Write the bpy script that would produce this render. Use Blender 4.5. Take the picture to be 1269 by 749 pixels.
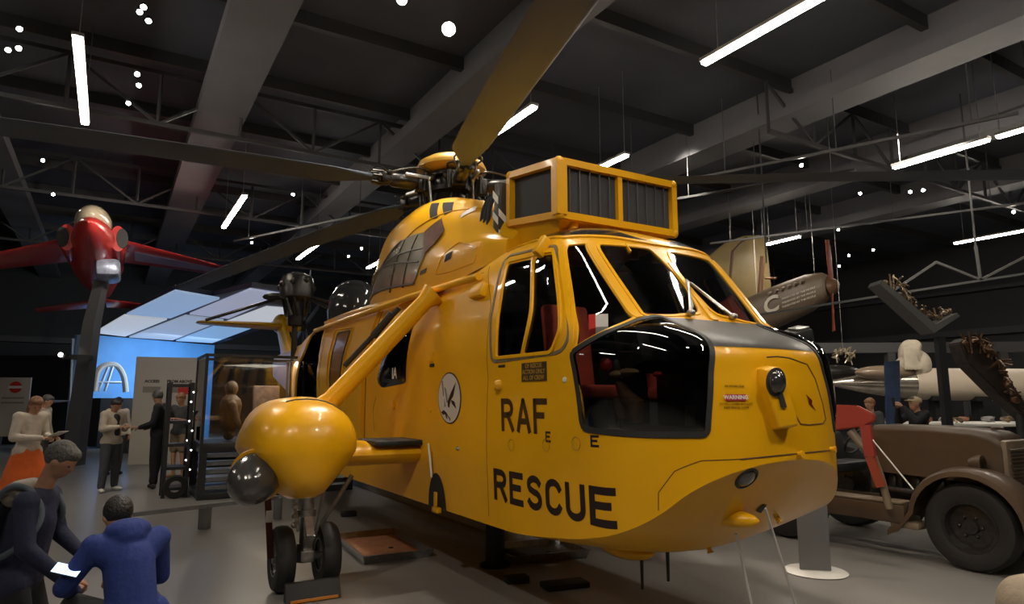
import bpy, bmesh, math, random
from math import sin, cos, tan, pi, radians as R, sqrt, atan2
from mathutils import Vector as V, Matrix, Euler
from mathutils.bvhtree import BVHTree
from mathutils.noise import noise as pnoise

random.seed(7)
SC = bpy.context.scene
COL = SC.collection
for _o in list(bpy.data.objects):
    bpy.data.objects.remove(_o)

# ------------------------------------------------------------------ camera
FOC, PITCH, CH = 822.0, 0.146, 1.70
cam_d = bpy.data.cameras.new('camera')
cam = bpy.data.objects.new('camera', cam_d)
COL.objects.link(cam)
cam.location = (0, 0, CH)
cam.rotation_euler = (pi / 2 + PITCH, 0, 0)
cam_d.sensor_width = 36.0
cam_d.lens = FOC / 1269 * 36.0
cam_d.clip_start = 0.05
cam_d.clip_end = 200
SC.camera = cam

# ------------------------------------------------------------------ world, exposure
world = bpy.data.worlds.new('World')
SC.world = world
world.use_nodes = True
world.node_tree.nodes['Background'].inputs[0].default_value = (0.75, 0.8, 1.0, 1)
world.node_tree.nodes['Background'].inputs[1].default_value = 0.02
SC.view_settings.view_transform = 'Standard'
SC.view_settings.look = 'None'
SC.view_settings.gamma = 1.0
SC.view_settings.use_curve_mapping = False
SC.view_settings.exposure = 0.0
TUBE_EMIT = 75.0       # linear ceiling lamps
SPOT_W = 420.0         # watts of a track spotlight
WARM = (1.0, 0.90, 0.76)

# ------------------------------------------------------------------ frames of reference
# hall axes: AX runs along the beams, BX across them
AX = V((-0.515, 0.857, 0)).normalized()
BX = V((0.857, 0.515, 0)).normalized()
def hall(a, b, z=0.0):
    return AX * a + BX * b + V((0, 0, z))
HALL_YAW = atan2(AX.y, AX.x)
HX, HY, HYAW = 1.90, 3.94, R(-59.8)          # helicopter: nose on the ground plan, heading

# survey helpers: a sight line of the photograph meets a plane of the place
def sight(px, py):
    u = (px - 634.5) / FOC
    v = -(py - 374.5) / FOC
    c, s = cos(PITCH), sin(PITCH)
    return V((u, c - v * s, s + v * c))
EYE = V((0, 0, CH))
def at_z(px, py, z):
    d = sight(px, py)
    return EYE + d * ((z - CH) / d.z)
def at_d(px, py, y):
    d = sight(px, py)
    return EYE + d * (y / d.y)
def to_heli(p):
    c, s = cos(HYAW), sin(HYAW)
    x, y = p.x - HX, p.y - HY
    return V((x * c + y * s, -x * s + y * c, p.z))
HEYE = to_heli(EYE)
def hray(px, py):
    return (to_heli(EYE + sight(px, py)) - HEYE).normalized()
def hside(px, py, Y):
    d = hray(px, py)
    return HEYE + d * ((Y - HEYE.y) / d.y)
def hfront(px, py, X):
    d = hray(px, py)
    return HEYE + d * ((X - HEYE.x) / d.x)

# ------------------------------------------------------------------ materials
def srgb(r, g, b):
    f = lambda c: (c / 255 / 12.92) if c / 255 <= 0.04045 else ((c / 255 + 0.055) / 1.055) ** 2.4
    return (f(r), f(g), f(b), 1)
MATS = {}
def mat(name, col, rough=0.5, metal=0.0, coat=0.0, spec=0.5, var=0.0, vscale=6.0, bump=0.0, bscale=40.0,
        emit=None, estr=0.0, sheen=0.0, rvar=0.0):
    if name in MATS:
        return MATS[name]
    m = bpy.data.materials.new(name)
    m.use_nodes = True
    nt = m.node_tree
    b = nt.nodes['Principled BSDF']
    if len(col) == 3:
        col = srgb(*col)
    b.inputs['Base Color'].default_value = col
    b.inputs['Roughness'].default_value = rough
    b.inputs['Metallic'].default_value = metal
    b.inputs['Coat Weight'].default_value = coat
    b.inputs['Coat Roughness'].default_value = 0.06
    b.inputs['Specular IOR Level'].default_value = spec
    b.inputs['Sheen Weight'].default_value = sheen
    if emit:
        b.inputs['Emission Color'].default_value = emit if len(emit) == 4 else (*emit, 1)
        b.inputs['Emission Strength'].default_value = estr
    tc = nt.nodes.new('ShaderNodeTexCoord')
    if var or rvar:
        n = nt.nodes.new('ShaderNodeTexNoise')
        n.inputs['Scale'].default_value = vscale
        n.inputs['Detail'].default_value = 5
        nt.links.new(tc.outputs['Object'], n.inputs['Vector'])
        if var:
            mx = nt.nodes.new('ShaderNodeMix')
            mx.data_type = 'RGBA'
            lo = tuple(max(0, c * (1 - var)) for c in col[:3]) + (1,)
            hi = tuple(min(1, c * (1 + var)) for c in col[:3]) + (1,)
            mr = nt.nodes.new('ShaderNodeMapRange')
            mr.inputs['From Min'].default_value = 0.3
            mr.inputs['From Max'].default_value = 0.7
            nt.links.new(n.outputs['Fac'], mr.inputs['Value'])
            nt.links.new(mr.outputs['Result'], mx.inputs['Factor'])
            mx.inputs['A'].default_value = lo
            mx.inputs['B'].default_value = hi
            nt.links.new(mx.outputs['Result'], b.inputs['Base Color'])
        if rvar:
            mr2 = nt.nodes.new('ShaderNodeMapRange')
            mr2.inputs['From Min'].default_value = 0.3
            mr2.inputs['From Max'].default_value = 0.7
            mr2.inputs['To Min'].default_value = max(0.02, rough - rvar)
            mr2.inputs['To Max'].default_value = min(1, rough + rvar)
            nt.links.new(n.outputs['Fac'], mr2.inputs['Value'])
            nt.links.new(mr2.outputs['Result'], b.inputs['Roughness'])
    if bump:
        n2 = nt.nodes.new('ShaderNodeTexNoise')
        n2.inputs['Scale'].default_value = bscale
        n2.inputs['Detail'].default_value = 3
        nt.links.new(tc.outputs['Object'], n2.inputs['Vector'])
        bp = nt.nodes.new('ShaderNodeBump')
        bp.inputs['Strength'].default_value = bump
        bp.inputs['Distance'].default_value = 0.02
        nt.links.new(n2.outputs['Fac'], bp.inputs['Height'])
        nt.links.new(bp.outputs['Normal'], b.inputs['Normal'])
    MATS[name] = m
    return m
def glass_mat(name, tint=(0.5, 0.52, 0.55), refl=0.06, rough=0.02):
    if name in MATS:
        return MATS[name]
    m = bpy.data.materials.new(name)
    m.use_nodes = True
    nt = m.node_tree
    nt.nodes.clear()
    out = nt.nodes.new('ShaderNodeOutputMaterial')
    tr = nt.nodes.new('ShaderNodeBsdfTransparent')
    tr.inputs[0].default_value = (*tint, 1)
    gl = nt.nodes.new('ShaderNodeBsdfGlossy')
    gl.inputs['Roughness'].default_value = rough
    fr = nt.nodes.new('ShaderNodeFresnel')
    fr.inputs[0].default_value = 1.5
    ad = nt.nodes.new('ShaderNodeMath')
    ad.operation = 'ADD'
    ad.inputs[1].default_value = refl
    nt.links.new(fr.outputs[0], ad.inputs[0])
    mx = nt.nodes.new('ShaderNodeMixShader')
    nt.links.new(ad.outputs[0], mx.inputs[0])
    nt.links.new(tr.outputs[0], mx.inputs[1])
    nt.links.new(gl.outputs[0], mx.inputs[2])
    nt.links.new(mx.outputs[0], out.inputs[0])
    MATS[name] = m
    return m

YEL = mat('rescue_yellow_paint', (0.74, 0.37, 0.004, 1), 0.33, coat=0.22, spec=0.35, var=0.06, vscale=1.7, rvar=0.05, bump=0.22, bscale=2.6)
BLK = mat('black_gloss_paint', (0.010, 0.010, 0.011, 1), 0.22, coat=0.4)
BLKM = mat('black_matt', (0.014, 0.014, 0.015, 1), 0.6)
DECK = mat('antiglare_dark_paint', (0.045, 0.042, 0.038, 1), 0.38, var=0.15, vscale=5)
LETTER = mat('letter_black_paint', (0.018, 0.008, 0.006, 1), 0.4)
SEAM = mat('panel_seam', (0.10, 0.045, 0.003, 1), 0.6)
SEALY = mat('worn_sealant', (0.16, 0.12, 0.07, 1), 0.6, var=0.3, vscale=30)
RED = mat('signal_red', (0.55, 0.03, 0.02, 1), 0.4)
WHT = mat('white_paint', (0.72, 0.70, 0.66, 1), 0.4)
STEEL = mat('bare_steel', (0.42, 0.41, 0.40, 1), 0.32, metal=0.9, var=0.2, vscale=20)
DKST = mat('dark_oily_steel', (0.055, 0.052, 0.05, 1), 0.3, metal=0.7, var=0.3, vscale=25)
GREYP = mat('grey_enamel', (0.16, 0.165, 0.17, 1), 0.4, var=0.1)
RUB = mat('tyre_rubber', (0.013, 0.012, 0.012, 1), 0.62, bump=0.15)
BLADE = mat('blade_grey_paint', (0.085, 0.106, 0.15, 1), 0.62, spec=0.25, var=0.08, vscale=2)
COCK = glass_mat('cockpit_perspex', (0.62, 0.63, 0.64), 0.035, 0.03)
CLEAR = glass_mat('clear_glass', (0.9, 0.92, 0.93), 0.02)
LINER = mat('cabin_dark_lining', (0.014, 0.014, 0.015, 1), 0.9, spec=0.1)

# ------------------------------------------------------------------ object helpers
def thing(name, label, cat, loc=(0, 0, 0), rz=0.0, group=None):
    o = bpy.data.objects.new(name, None)
    COL.objects.link(o)
    o.empty_display_size = 0.1
    o.location = loc
    o.rotation_euler = (0, 0, rz)
    o['label'] = label
    o['category'] = cat
    if group:
        o['group'] = group
    return o
def tag(o, label, cat, group=None):
    o['label'] = label
    o['category'] = cat
    if group:
        o['group'] = group
    return o
def obj(name, bm, m, parent=None, smooth=True, loc=None, rot=None, angle=40):
    me = bpy.data.meshes.new(name)
    if isinstance(bm, bmesh.types.BMesh):
        bm.to_mesh(me)
        bm.free()
    else:
        me = bm
    o = bpy.data.objects.new(name, me)
    COL.objects.link(o)
    me.materials.clear()
    for mm in (m if isinstance(m, (list, tuple)) else [m]):
        me.materials.append(mm)
    if smooth:
        for p in me.polygons:
            p.use_smooth = True
        try:
            me.set_sharp_from_angle(angle=R(angle))
        except Exception:
            pass
    if parent is not None:
        o.parent = parent
    if loc is not None:
        o.location = loc
    if rot is not None:
        o.rotation_euler = rot
    return o
def struct(name, bm, m, smooth=False, **k):
    o = obj(name, bm, m, None, smooth, **k)
    o['kind'] = 'structure'
    return o
def nb():
    return bmesh.new()
def add_box(bm, c, s, rot=None, bevel=0.0, seg=2, mi=0):
    r = bmesh.ops.create_cube(bm, size=1.0)
    vs = r['verts']
    M = Matrix.Translation(V(c)) @ (rot.to_4x4() if rot is not None else Matrix()) @ Matrix.Diagonal((s[0], s[1], s[2], 1))
    bmesh.ops.transform(bm, matrix=M, verts=vs)
    fs = {f for v in vs for f in v.link_faces}
    if mi:
        for f in fs:
            f.material_index = mi
    if bevel:
        es = list({e for f in fs for e in f.edges})
        bmesh.ops.bevel(bm, geom=es, offset=bevel, segments=seg, affect='EDGES', profile=0.5)
    return vs
def frame_of(d, up=None):
    d = d.normalized()
    up = up or (V((0, 0, 1)) if abs(d.z) < 0.9 else V((1, 0, 0)))
    x = up.cross(d)
    if x.length < 1e-6:
        x = V((0, 1, 0)).cross(d)
    x.normalize()
    y = d.cross(x).normalized()
    return x, y
def add_bar(bm, a, b, w, h, up=None, mi=0):
    """box section bar from a to b, w across, h along up"""
    a, b = V(a), V(b)
    x, y = frame_of(b - a, up)
    q = []
    for p in (a, b):
        for sx, sy in ((-1, -1), (1, -1), (1, 1), (-1, 1)):
            q.append(bm.verts.new(p + x * (sx * w / 2) + y * (sy * h / 2)))
    F = [(0, 3, 2, 1), (4, 5, 6, 7), (0, 1, 5, 4), (1, 2, 6, 5), (2, 3, 7, 6), (3, 0, 4, 7)]
    for f in F:
        ff = bm.faces.new([q[i] for i in f])
        ff.material_index = mi
    return q
def add_tube(bm, pts, r, seg=10, cap=True, closed=False, mi=0):
    """swept tube through pts; r a number or a list"""
    pts = [V(p) for p in pts]
    n = len(pts)
    rs = r if isinstance(r, (list, tuple)) else [r] * n
    rings = []
    prevx = None
    for i in range(n):
        if closed:
            d = pts[(i + 1) % n] - pts[i - 1]
        else:
            d = pts[min(i + 1, n - 1)] - pts[max(i - 1, 0)]
        if d.length < 1e-9:
            d = V((0, 0, 1))
        d.normalize()
        if prevx is None:
            x, y = frame_of(d)
        else:
            x = prevx - d * prevx.dot(d)
            if x.length < 1e-6:
                x, y = frame_of(d)
            x.normalize()
            y = d.cross(x)
        prevx = x
        rings.append([bm.verts.new(pts[i] + x * (rs[i] * cos(2 * pi * k / seg)) + y * (rs[i] * sin(2 * pi * k / seg))) for k in range(seg)])
    m = n if closed else n - 1
    for i in range(m):
        A, B = rings[i], rings[(i + 1) % n]
        for k in range(seg):
            f = bm.faces.new((A[k], A[(k + 1) % seg], B[(k + 1) % seg], B[k]))
            f.material_index = mi
    if cap and not closed:
        f = bm.faces.new(list(reversed(rings[0]))); f.material_index = mi
        f = bm.faces.new(rings[-1]); f.material_index = mi
    return rings
def add_lathe(bm, prof, c=(0, 0, 0), axis=(0, 0, 1), seg=32, mi=0):
    """prof: list of (radius, height along axis)"""
    c = V(c)
    d = V(axis).normalized()
    x, y = frame_of(d)
    rings = []
    for rr, hh in prof:
        if rr < 1e-5:
            rings.append([bm.verts.new(c + d * hh)])
        else:
            rings.append([bm.verts.new(c + d * hh + x * (rr * cos(2 * pi * k / seg)) + y * (rr * sin(2 * pi * k / seg))) for k in range(seg)])
    for A, B in zip(rings, rings[1:]):
        for k in range(seg):
            k2 = (k + 1) % seg
            if len(A) == 1 and len(B) == 1:
                continue
            if len(A) == 1:
                f = bm.faces.new((A[0], B[k2], B[k]))
            elif len(B) == 1:
                f = bm.faces.new((A[k], A[k2], B[0]))
            else:
                f = bm.faces.new((A[k], A[k2], B[k2], B[k]))
            f.material_index = mi
    return rings
def add_ball(bm, c, s, seg=16, rot=None, mi=0):
    r = bmesh.ops.create_uvsphere(bm, u_segments=seg, v_segments=max(6, seg // 2), radius=1.0)
    if not hasattr(s, '__len__'):
        s = (s, s, s)
    M = Matrix.Translation(V(c)) @ (rot.to_4x4() if rot is not None else Matrix()) @ Matrix.Diagonal((s[0], s[1], s[2], 1))
    bmesh.ops.transform(bm, matrix=M, verts=r['verts'])
    if mi:
        for v in r['verts']:
            for f in v.link_faces:
                f.material_index = mi
    return r['verts']
def add_loft(bm, rings, cap=True, closed=True, mi=0):
    vr = [[bm.verts.new(V(p)) for p in ring] for ring in rings]
    n = len(vr[0])
    for A, B in zip(vr, vr[1:]):
        for k in range(n if closed else n - 1):
            k2 = (k + 1) % n
            f = bm.faces.new((A[k], A[k2], B[k2], B[k]))
            f.material_index = mi
    if cap and closed:
        f = bm.faces.new(list(reversed(vr[0]))); f.material_index = mi
        f = bm.faces.new(vr[-1]); f.material_index = mi
    return vr
def add_prism(bm, poly, base, ex, ey, ez, depth, mi=0):
    """2D polygon in the plane (ex, ey) at base, extruded by depth along ez"""
    base, ex, ey, ez = V(base), V(ex), V(ey), V(ez)
    A = [bm.verts.new(base + ex * p[0] + ey * p[1]) for p in poly]
    B = [bm.verts.new(base + ex * p[0] + ey * p[1] + ez * depth) for p in poly]
    n = len(poly)
    f = [bm.faces.new(A), bm.faces.new(list(reversed(B)))]
    for k in range(n):
        f.append(bm.faces.new((A[k], B[k], B[(k + 1) % n], A[(k + 1) % n])))
    for q in f:
        q.material_index = mi
    return A + B
def fix(bm, dist=0.0):
    if dist:
        bmesh.ops.remove_doubles(bm, verts=bm.verts, dist=dist)
    bmesh.ops.recalc_face_normals(bm, faces=bm.faces)
    return bm
def crv(keys, t):
    """smooth curve through (t, value) keys, value a number or tuple"""
    n = len(keys)
    if t <= keys[0][0]:
        return keys[0][1]
    if t >= keys[-1][0]:
        return keys[-1][1]
    for i in range(n - 1):
        if keys[i][0] <= t <= keys[i + 1][0]:
            break
    x0, y0 = keys[i]
    x1, y1 = keys[i + 1]
    h = x1 - x0
    f = (t - x0) / h
    def one(a, g):
        y0, y1 = g(keys[i][1]), g(keys[i + 1][1])
        s = (y1 - y0) / h
        if i > 0:
            sp = (y0 - g(keys[i - 1][1])) / (x0 - keys[i - 1][0])
            m0 = 0 if sp * s <= 0 else 2 * sp * s / (sp + s)
        else:
            m0 = s
        if i < n - 2:
            sn = (g(keys[i + 2][1]) - y1) / (keys[i + 2][0] - x1)
            m1 = 0 if sn * s <= 0 else 2 * sn * s / (sn + s)
        else:
            m1 = s
        return (y0 * (2 * f ** 3 - 3 * f ** 2 + 1) + m0 * h * (f ** 3 - 2 * f ** 2 + f)
                + y1 * (-2 * f ** 3 + 3 * f ** 2) + m1 * h * (f ** 3 - f ** 2))
    if hasattr(y0, '__len__'):
        return tuple(one(None, (lambda v, k=k: v[k])) for k in range(len(y0)))
    return one(None, lambda v: v)
def catmull(pts, sub=6, closed=False):
    pts = [V(p) for p in pts]
    n = len(pts)
    out = []
    for i in range(n if closed else n - 1):
        p0 = pts[i - 1] if (closed or i > 0) else pts[0]
        p1 = pts[i]
        p2 = pts[(i + 1) % n]
        p3 = pts[(i + 2) % n] if (closed or i + 2 < n) else pts[-1]
        for k in range(sub):
            t = k / sub
            out.append(0.5 * ((2 * p1) + (p2 - p0) * t + (2 * p0 - 5 * p1 + 4 * p2 - p3) * t * t + (3 * p1 - p0 - 3 * p2 + p3) * t ** 3))
    if not closed:
        out.append(pts[-1])
    return out
def text_mesh(s, size, depth=0.0, bold=0.0, align='CENTER'):
    cu = bpy.data.curves.new('lettering', 'FONT')
    cu.body = s
    cu.size = size
    cu.extrude = depth / 2
    cu.offset = bold
    cu.align_x = align
    cu.align_y = 'CENTER'
    cu.resolution_u = 3
    to = bpy.data.objects.new('lettering', cu)
    COL.objects.link(to)
    bpy.context.view_layer.update()
    me = bpy.data.meshes.new_from_object(to)
    bpy.data.objects.remove(to)
    bpy.data.curves.remove(cu)
    return me
def text_obj(name, s, size, m, parent, origin, ex, ey, depth=0.002, bold=0.0):
    me = text_mesh(s, size, depth, bold)
    ex, ey = V(ex).normalized(), V(ey).normalized()
    ez = ex.cross(ey)
    M = Matrix((ex, ey, ez)).transposed().to_4x4()
    M.translation = V(origin)
    me.transform(M)
    return obj(name, me, m, parent, smooth=False)
def melt(bm, voxel=0.012, smooth=6, factor=0.5, sub=0):
    """fuse the overlapping shapes of bm into one continuous skin"""
    fix(bm)
    me = bpy.data.meshes.new('melt')
    bm.to_mesh(me)
    bm.free()
    o = bpy.data.objects.new('melt', me)
    COL.objects.link(o)
    m = o.modifiers.new('r', 'REMESH')
    m.mode = 'VOXEL'
    m.voxel_size = voxel
    if smooth:
        s = o.modifiers.new('s', 'SMOOTH')
        s.iterations = smooth
        s.factor = factor
    dg = bpy.context.evaluated_depsgraph_get()
    dg.update()
    out = bpy.data.meshes.new_from_object(o.evaluated_get(dg))
    bpy.data.objects.remove(o)
    return out

# ------------------------------------------------------------------ grid surfaces: windows cut exactly out of a skin
class Grid:
    def __init__(self, pts):
        self.P = pts
        self.nu, self.nv = len(pts), len(pts[0])
        vs, tri, self.cells = [], [], []
        for row in pts:
            vs.extend(row)
        for i in range(self.nu - 1):
            for j in range(self.nv - 1):
                a, b, c, d = i * self.nv + j, (i + 1) * self.nv + j, (i + 1) * self.nv + j + 1, i * self.nv + j + 1
                tri.append((a, b, c)); self.cells.append((i, j, 0))
                tri.append((a, c, d)); self.cells.append((i, j, 1))
        self.vs, self.tri = vs, tri
        self.bvh = BVHTree.FromPolygons(vs, tri)
        self.N = [[None] * self.nv for _ in range(self.nu)]
        for i in range(self.nu):
            for j in range(self.nv):
                du = pts[min(i + 1, self.nu - 1)][j] - pts[max(i - 1, 0)][j]
                dv = pts[i][min(j + 1, self.nv - 1)] - pts[i][max(j - 1, 0)]
                n = du.cross(dv)
                self.N[i][j] = n.normalized() if n.length > 1e-12 else V((0, 0, 0))
    flip = 1
    def ev(self, u, v, off=0.0):
        u = min(max(u, 0), self.nu - 1.000001)
        v = min(max(v, 0), self.nv - 1.000001)
        i, j = int(u), int(v)
        a, b = u - i, v - j
        P = self.P
        # same two triangles as the ray test
        if a >= b:
            p = P[i][j] * (1 - a) + P[i + 1][j] * (a - b) + P[i + 1][j + 1] * b
        else:
            p = P[i][j] * (1 - b) + P[i + 1][j + 1] * a + P[i][j + 1] * (b - a)
        if off:
            N = self.N
            n = N[i][j] * ((1 - a) * (1 - b)) + N[i + 1][j] * (a * (1 - b)) + N[i + 1][j + 1] * (a * b) + N[i][j + 1] * ((1 - a) * b)
            if n.length > 1e-9:
                p = p + n.normalized() * (off * self.flip)
        return p
    def nrm(self, u, v):
        a = self.ev(u, v, 1.0) - self.ev(u, v)
        return a
    def uv_at(self, loc, idx):
        i, j, k = self.cells[idx]
        a, b, c = (self.vs[q] for q in self.tri[idx])
        v0, v1, v2 = b - a, c - a, loc - a
        d00, d01, d11, d20, d21 = v0.dot(v0), v0.dot(v1), v1.dot(v1), v2.dot(v0), v2.dot(v1)
        den = d00 * d11 - d01 * d01
        if abs(den) < 1e-18:
            return (i + .5, j + .5)
        w1 = (d11 * d20 - d01 * d21) / den
        w2 = (d00 * d21 - d01 * d20) / den
        if k == 0:      # a(0,0) b(1,0) c(1,1)
            return (i + w1 + w2, j + w2)
        return (i + w1, j + w1 + w2)      # a(0,0) b=(1,1) c=(0,1)
    def ray(self, o, d):
        loc, n, idx, dist = self.bvh.ray_cast(o, d)
        if loc is None:
            return None
        return self.uv_at(loc, idx)
    def near(self, p):
        loc, n, idx, dist = self.bvh.find_nearest(p)
        return self.uv_at(loc, idx)
    def px(self, x, y):
        """where the sight line of the photo meets this skin"""
        r = self.ray(HEYE, hray(x, y))
        if r is None:
            d = hray(x, y)
            best = None
            for k in range(40, 200):
                p = HEYE + d * (k * 0.06)
                loc, n, idx, dist = self.bvh.find_nearest(p)
                if best is None or dist < best[0]:
                    best = (dist, loc, idx)
            r = self.uv_at(best[1], best[2])
        return r
    def side(self, x, z, y0=-3.0):
        r = self.ray(V((x, y0, z)), V((0, 1, 0)))
        return r if r is not None else self.near(V((x, -1.2, z)))
def poly_clip(sub, clip, inside=True):
    """split convex sub by convex ccw clip; returns (inside piece, [outside pieces])"""
    outp = []
    cur = sub
    n = len(clip)
    for k in range(n):
        a, b = clip[k], clip[(k + 1) % n]
        ex, ey = b[0] - a[0], b[1] - a[1]
        s = [ex * (p[1] - a[1]) - ey * (p[0] - a[0]) for p in cur]
        if all(v >= -1e-9 for v in s):
            continue
        if all(v <= 1e-9 for v in s):
            outp.append(cur)
            return None, outp
        ins, out = [], []
        m = len(cur)
        for i in range(m):
            p, q = cur[i], cur[(i + 1) % m]
            sp, sq = s[i], s[(i + 1) % m]
            if sp >= 0:
                ins.append(p)
            if sp <= 0:
                out.append(p)
            if (sp > 0 and sq < 0) or (sp < 0 and sq > 0):
                t = sp / (sp - sq)
                c = (p[0] + (q[0] - p[0]) * t, p[1] + (q[1] - p[1]) * t)
                ins.append(c)
                out.append(c)
        if len(out) >= 3:
            outp.append(out)
        cur = ins
        if len(cur) < 3:
            return None, outp
    return cur, outp
def ccw(poly):
    a = sum(poly[i - 1][0] * poly[i][1] - poly[i][0] * poly[i - 1][1] for i in range(len(poly)))
    return poly if a > 0 else list(reversed(poly))
def hull2(pts):
    pts = sorted(set((round(p[0], 5), round(p[1], 5)) for p in pts))
    def half(ps):
        h = []
        for p in ps:
            while len(h) >= 2 and (h[-1][0] - h[-2][0]) * (p[1] - h[-2][1]) - (h[-1][1] - h[-2][1]) * (p[0] - h[-2][0]) <= 0:
                h.pop()
            h.append(p)
        return h
    a, b = half(pts), half(pts[::-1])
    return a[:-1] + b[:-1]
def round_poly(poly, r, seg=4):
    """round the corners of a 2D polygon"""
    out = []
    n = len(poly)
    for i in range(n):
        p, a, b = V(poly[i][:2]).to_2d(), V(poly[i - 1][:2]).to_2d(), V(poly[(i + 1) % n][:2]).to_2d()
        da, db = (a - p), (b - p)
        ra = min(r, da.length * 0.45)
        rb = min(r, db.length * 0.45)
        s, e = p + da.normalized() * ra, p + db.normalized() * rb
        for k in range(seg + 1):
            t = k / seg
            q = s * (1 - t) ** 2 + p * (2 * t * (1 - t)) + e * t * t
            out.append((q.x, q.y))
    return out
def emit_cells(g, bm, polys, off, cache, mirror, mi=0):
    for poly in polys:
        vs = []
        for (u, v) in poly:
            key = (round(u, 4), round(v, 4), mirror)
            w = cache.get(key)
            if w is None:
                p = g.ev(u, v, off)
                if mirror:
                    p = V((p.x, -p.y, p.z))
                w = bm.verts.new(p)
                cache[key] = w
            if not vs or vs[-1] is not w:
                vs.append(w)
        if len(vs) > 2 and vs[0] is vs[-1]:
            vs.pop()
        if len(set(vs)) < 3 or len(set(vs)) != len(vs):
            continue
        try:
            f = bm.faces.new(vs if not mirror else list(reversed(vs)))
            f.material_index = mi
        except ValueError:
            pass
def patch(g, clips, off=0.004, mirror=False, bm=None):
    """the piece of skin g inside each convex uv polygon, lifted by off"""
    bm = bm or nb()
    for clip in clips:
        clip = ccw(clip)
        u0, u1 = min(p[0] for p in clip), max(p[0] for p in clip)
        v0, v1 = min(p[1] for p in clip), max(p[1] for p in clip)
        cache = {}
        for i in range(max(0, int(u0)), min(g.nu - 1, int(u1) + 1)):
            for j in range(max(0, int(v0)), min(g.nv - 1, int(v1) + 1)):
                ins, _ = poly_clip([(i, j), (i + 1, j), (i + 1, j + 1), (i, j + 1)], clip)
                if ins:
                    emit_cells(g, bm, [ins], off, cache, mirror)
    return bm
def skin(g, clips, off=0.0, mirrors=(False, True), bm=None):
    """the whole skin with the uv polygons cut out"""
    bm = bm or nb()
    clips = [ccw(c) for c in clips]
    bb = [(min(p[0] for p in c), max(p[0] for p in c), min(p[1] for p in c), max(p[1] for p in c)) for c in clips]
    cells = []
    for i in range(g.nu - 1):
        for j in range(g.nv - 1):
            ps = [[(i, j), (i + 1, j), (i + 1, j + 1), (i, j + 1)]]
            for c, (a, b, d, e) in zip(clips, bb):
                if i + 1 <= a or i >= b or j + 1 <= d or j >= e:
                    continue
                nx = []
                for p in ps:
                    ins, outs = poly_clip(p, c)
                    nx += outs
                ps = nx
            cells += ps
    for mr in mirrors:
        emit_cells(g, bm, cells, off, {}, mr)
    bmesh.ops.remove_doubles(bm, verts=bm.verts, dist=0.0004)
    return bm
def uv_path(g, uvs, step=0.5, closed=False):
    out = []
    n = len(uvs)
    for k in range(n if closed else n - 1):
        a, b = uvs[k], uvs[(k + 1) % n]
        m = max(1, int(max(abs(a[0] - b[0]), abs(a[1] - b[1])) / step))
        for q in range(m):
            t = q / m
            out.append((a[0] + (b[0] - a[0]) * t, a[1] + (b[1] - a[1]) * t))
    if not closed:
        out.append(uvs[-1])
    return out
def strip(g, uvs, w, h, bm=None, closed=False, mirror=False, base=-0.002, step=0.5):
    """a raised band of width w and height h lying on the skin along uvs"""
    bm = bm or nb()
    path = uv_path(g, uvs, step, closed)
    P = [g.ev(*q) for q in path]
    Nn = [g.nrm(*q) for q in path]
    n = len(P)
    rings = []
    for i in range(n):
        a = P[(i - 1) % n] if (closed or i) else P[0]
        b = P[(i + 1) % n] if (closed or i < n - 1) else P[-1]
        d = b - a
        if d.length < 1e-7:
            continue
        s = d.normalized().cross(Nn[i])
        if s.length < 1e-6:
            continue
        s.normalize()
        N_ = Nn[i]
        r = [P[i] + s * (w / 2) + N_ * base, P[i] + s * (w / 2 * 0.8) + N_ * h, P[i] - s * (w / 2 * 0.8) + N_ * h, P[i] - s * (w / 2) + N_ * base]
        if mirror:
            r = [V((p.x, -p.y, p.z)) for p in r]
        rings.append([bm.verts.new(p) for p in r])
    m = len(rings)
    for i in range(m if closed else m - 1):
        A, B = rings[i], rings[(i + 1) % m]
        for k in range(4):
            bm.faces.new((A[k], A[(k + 1) % 4], B[(k + 1) % 4], B[k]))
    if not closed and m > 1:
        bm.faces.new(rings[0])
        bm.faces.new(list(reversed(rings[-1])))
    return bm
# ================================================================== THE HALL
FLOOR = mat('polished_concrete', (0.225, 0.215, 0.20, 1), 0.28, var=0.03, vscale=.5, spec=0.45)
CEILM = mat('ceiling_dark_panels', (0.085, 0.092, 0.115, 1), 0.75, var=.15, vscale=.6)
WALLM = mat('wall_dark_paint', (0.035, 0.034, 0.036, 1), 0.7, var=.15, vscale=.4)
BEAMM = mat('beam_grey', (0.16, 0.16, 0.175, 1), 0.6, var=.12, vscale=.7)
TRUSS = mat('truss_dark_steel', (0.055, 0.055, 0.06, 1), 0.5)
CEIL_Z = 9.0
HA0, HA1, HB0, HB1 = -14.0, 42.0, -22.0, 34.0
HM = Matrix((AX, BX, V((0, 0, 1)))).transposed()
def hbox(bm, a0, a1, b0, b1, z0, z1):
    A = [hall(a0, b0, z0), hall(a1, b0, z0), hall(a1, b1, z0), hall(a0, b1, z0)]
    B = [p + V((0, 0, z1 - z0)) for p in A]
    add_loft(bm, [A, B])
    return bm
bm = nb(); hbox(bm, HA0, HA1, HB0, HB1, -.2, 0); struct('floor', fix(bm), FLOOR)
bm = nb(); hbox(bm, HA0, HA1, HB0, HB1, CEIL_Z, CEIL_Z + .2); struct('ceiling', fix(bm), CEILM)
bm = nb(); hbox(bm, HA1, HA1 + .3, HB0, HB1, 0, CEIL_Z); struct('wall_back', fix(bm), WALLM)
bm = nb(); hbox(bm, HA0 - .3, HA0, HB0, HB1, 0, CEIL_Z); struct('wall_front', fix(bm), WALLM)
bm = nb(); hbox(bm, HA0, HA1, HB0 - .3, HB0, 0, CEIL_Z); struct('wall_left', fix(bm), WALLM)
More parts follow.
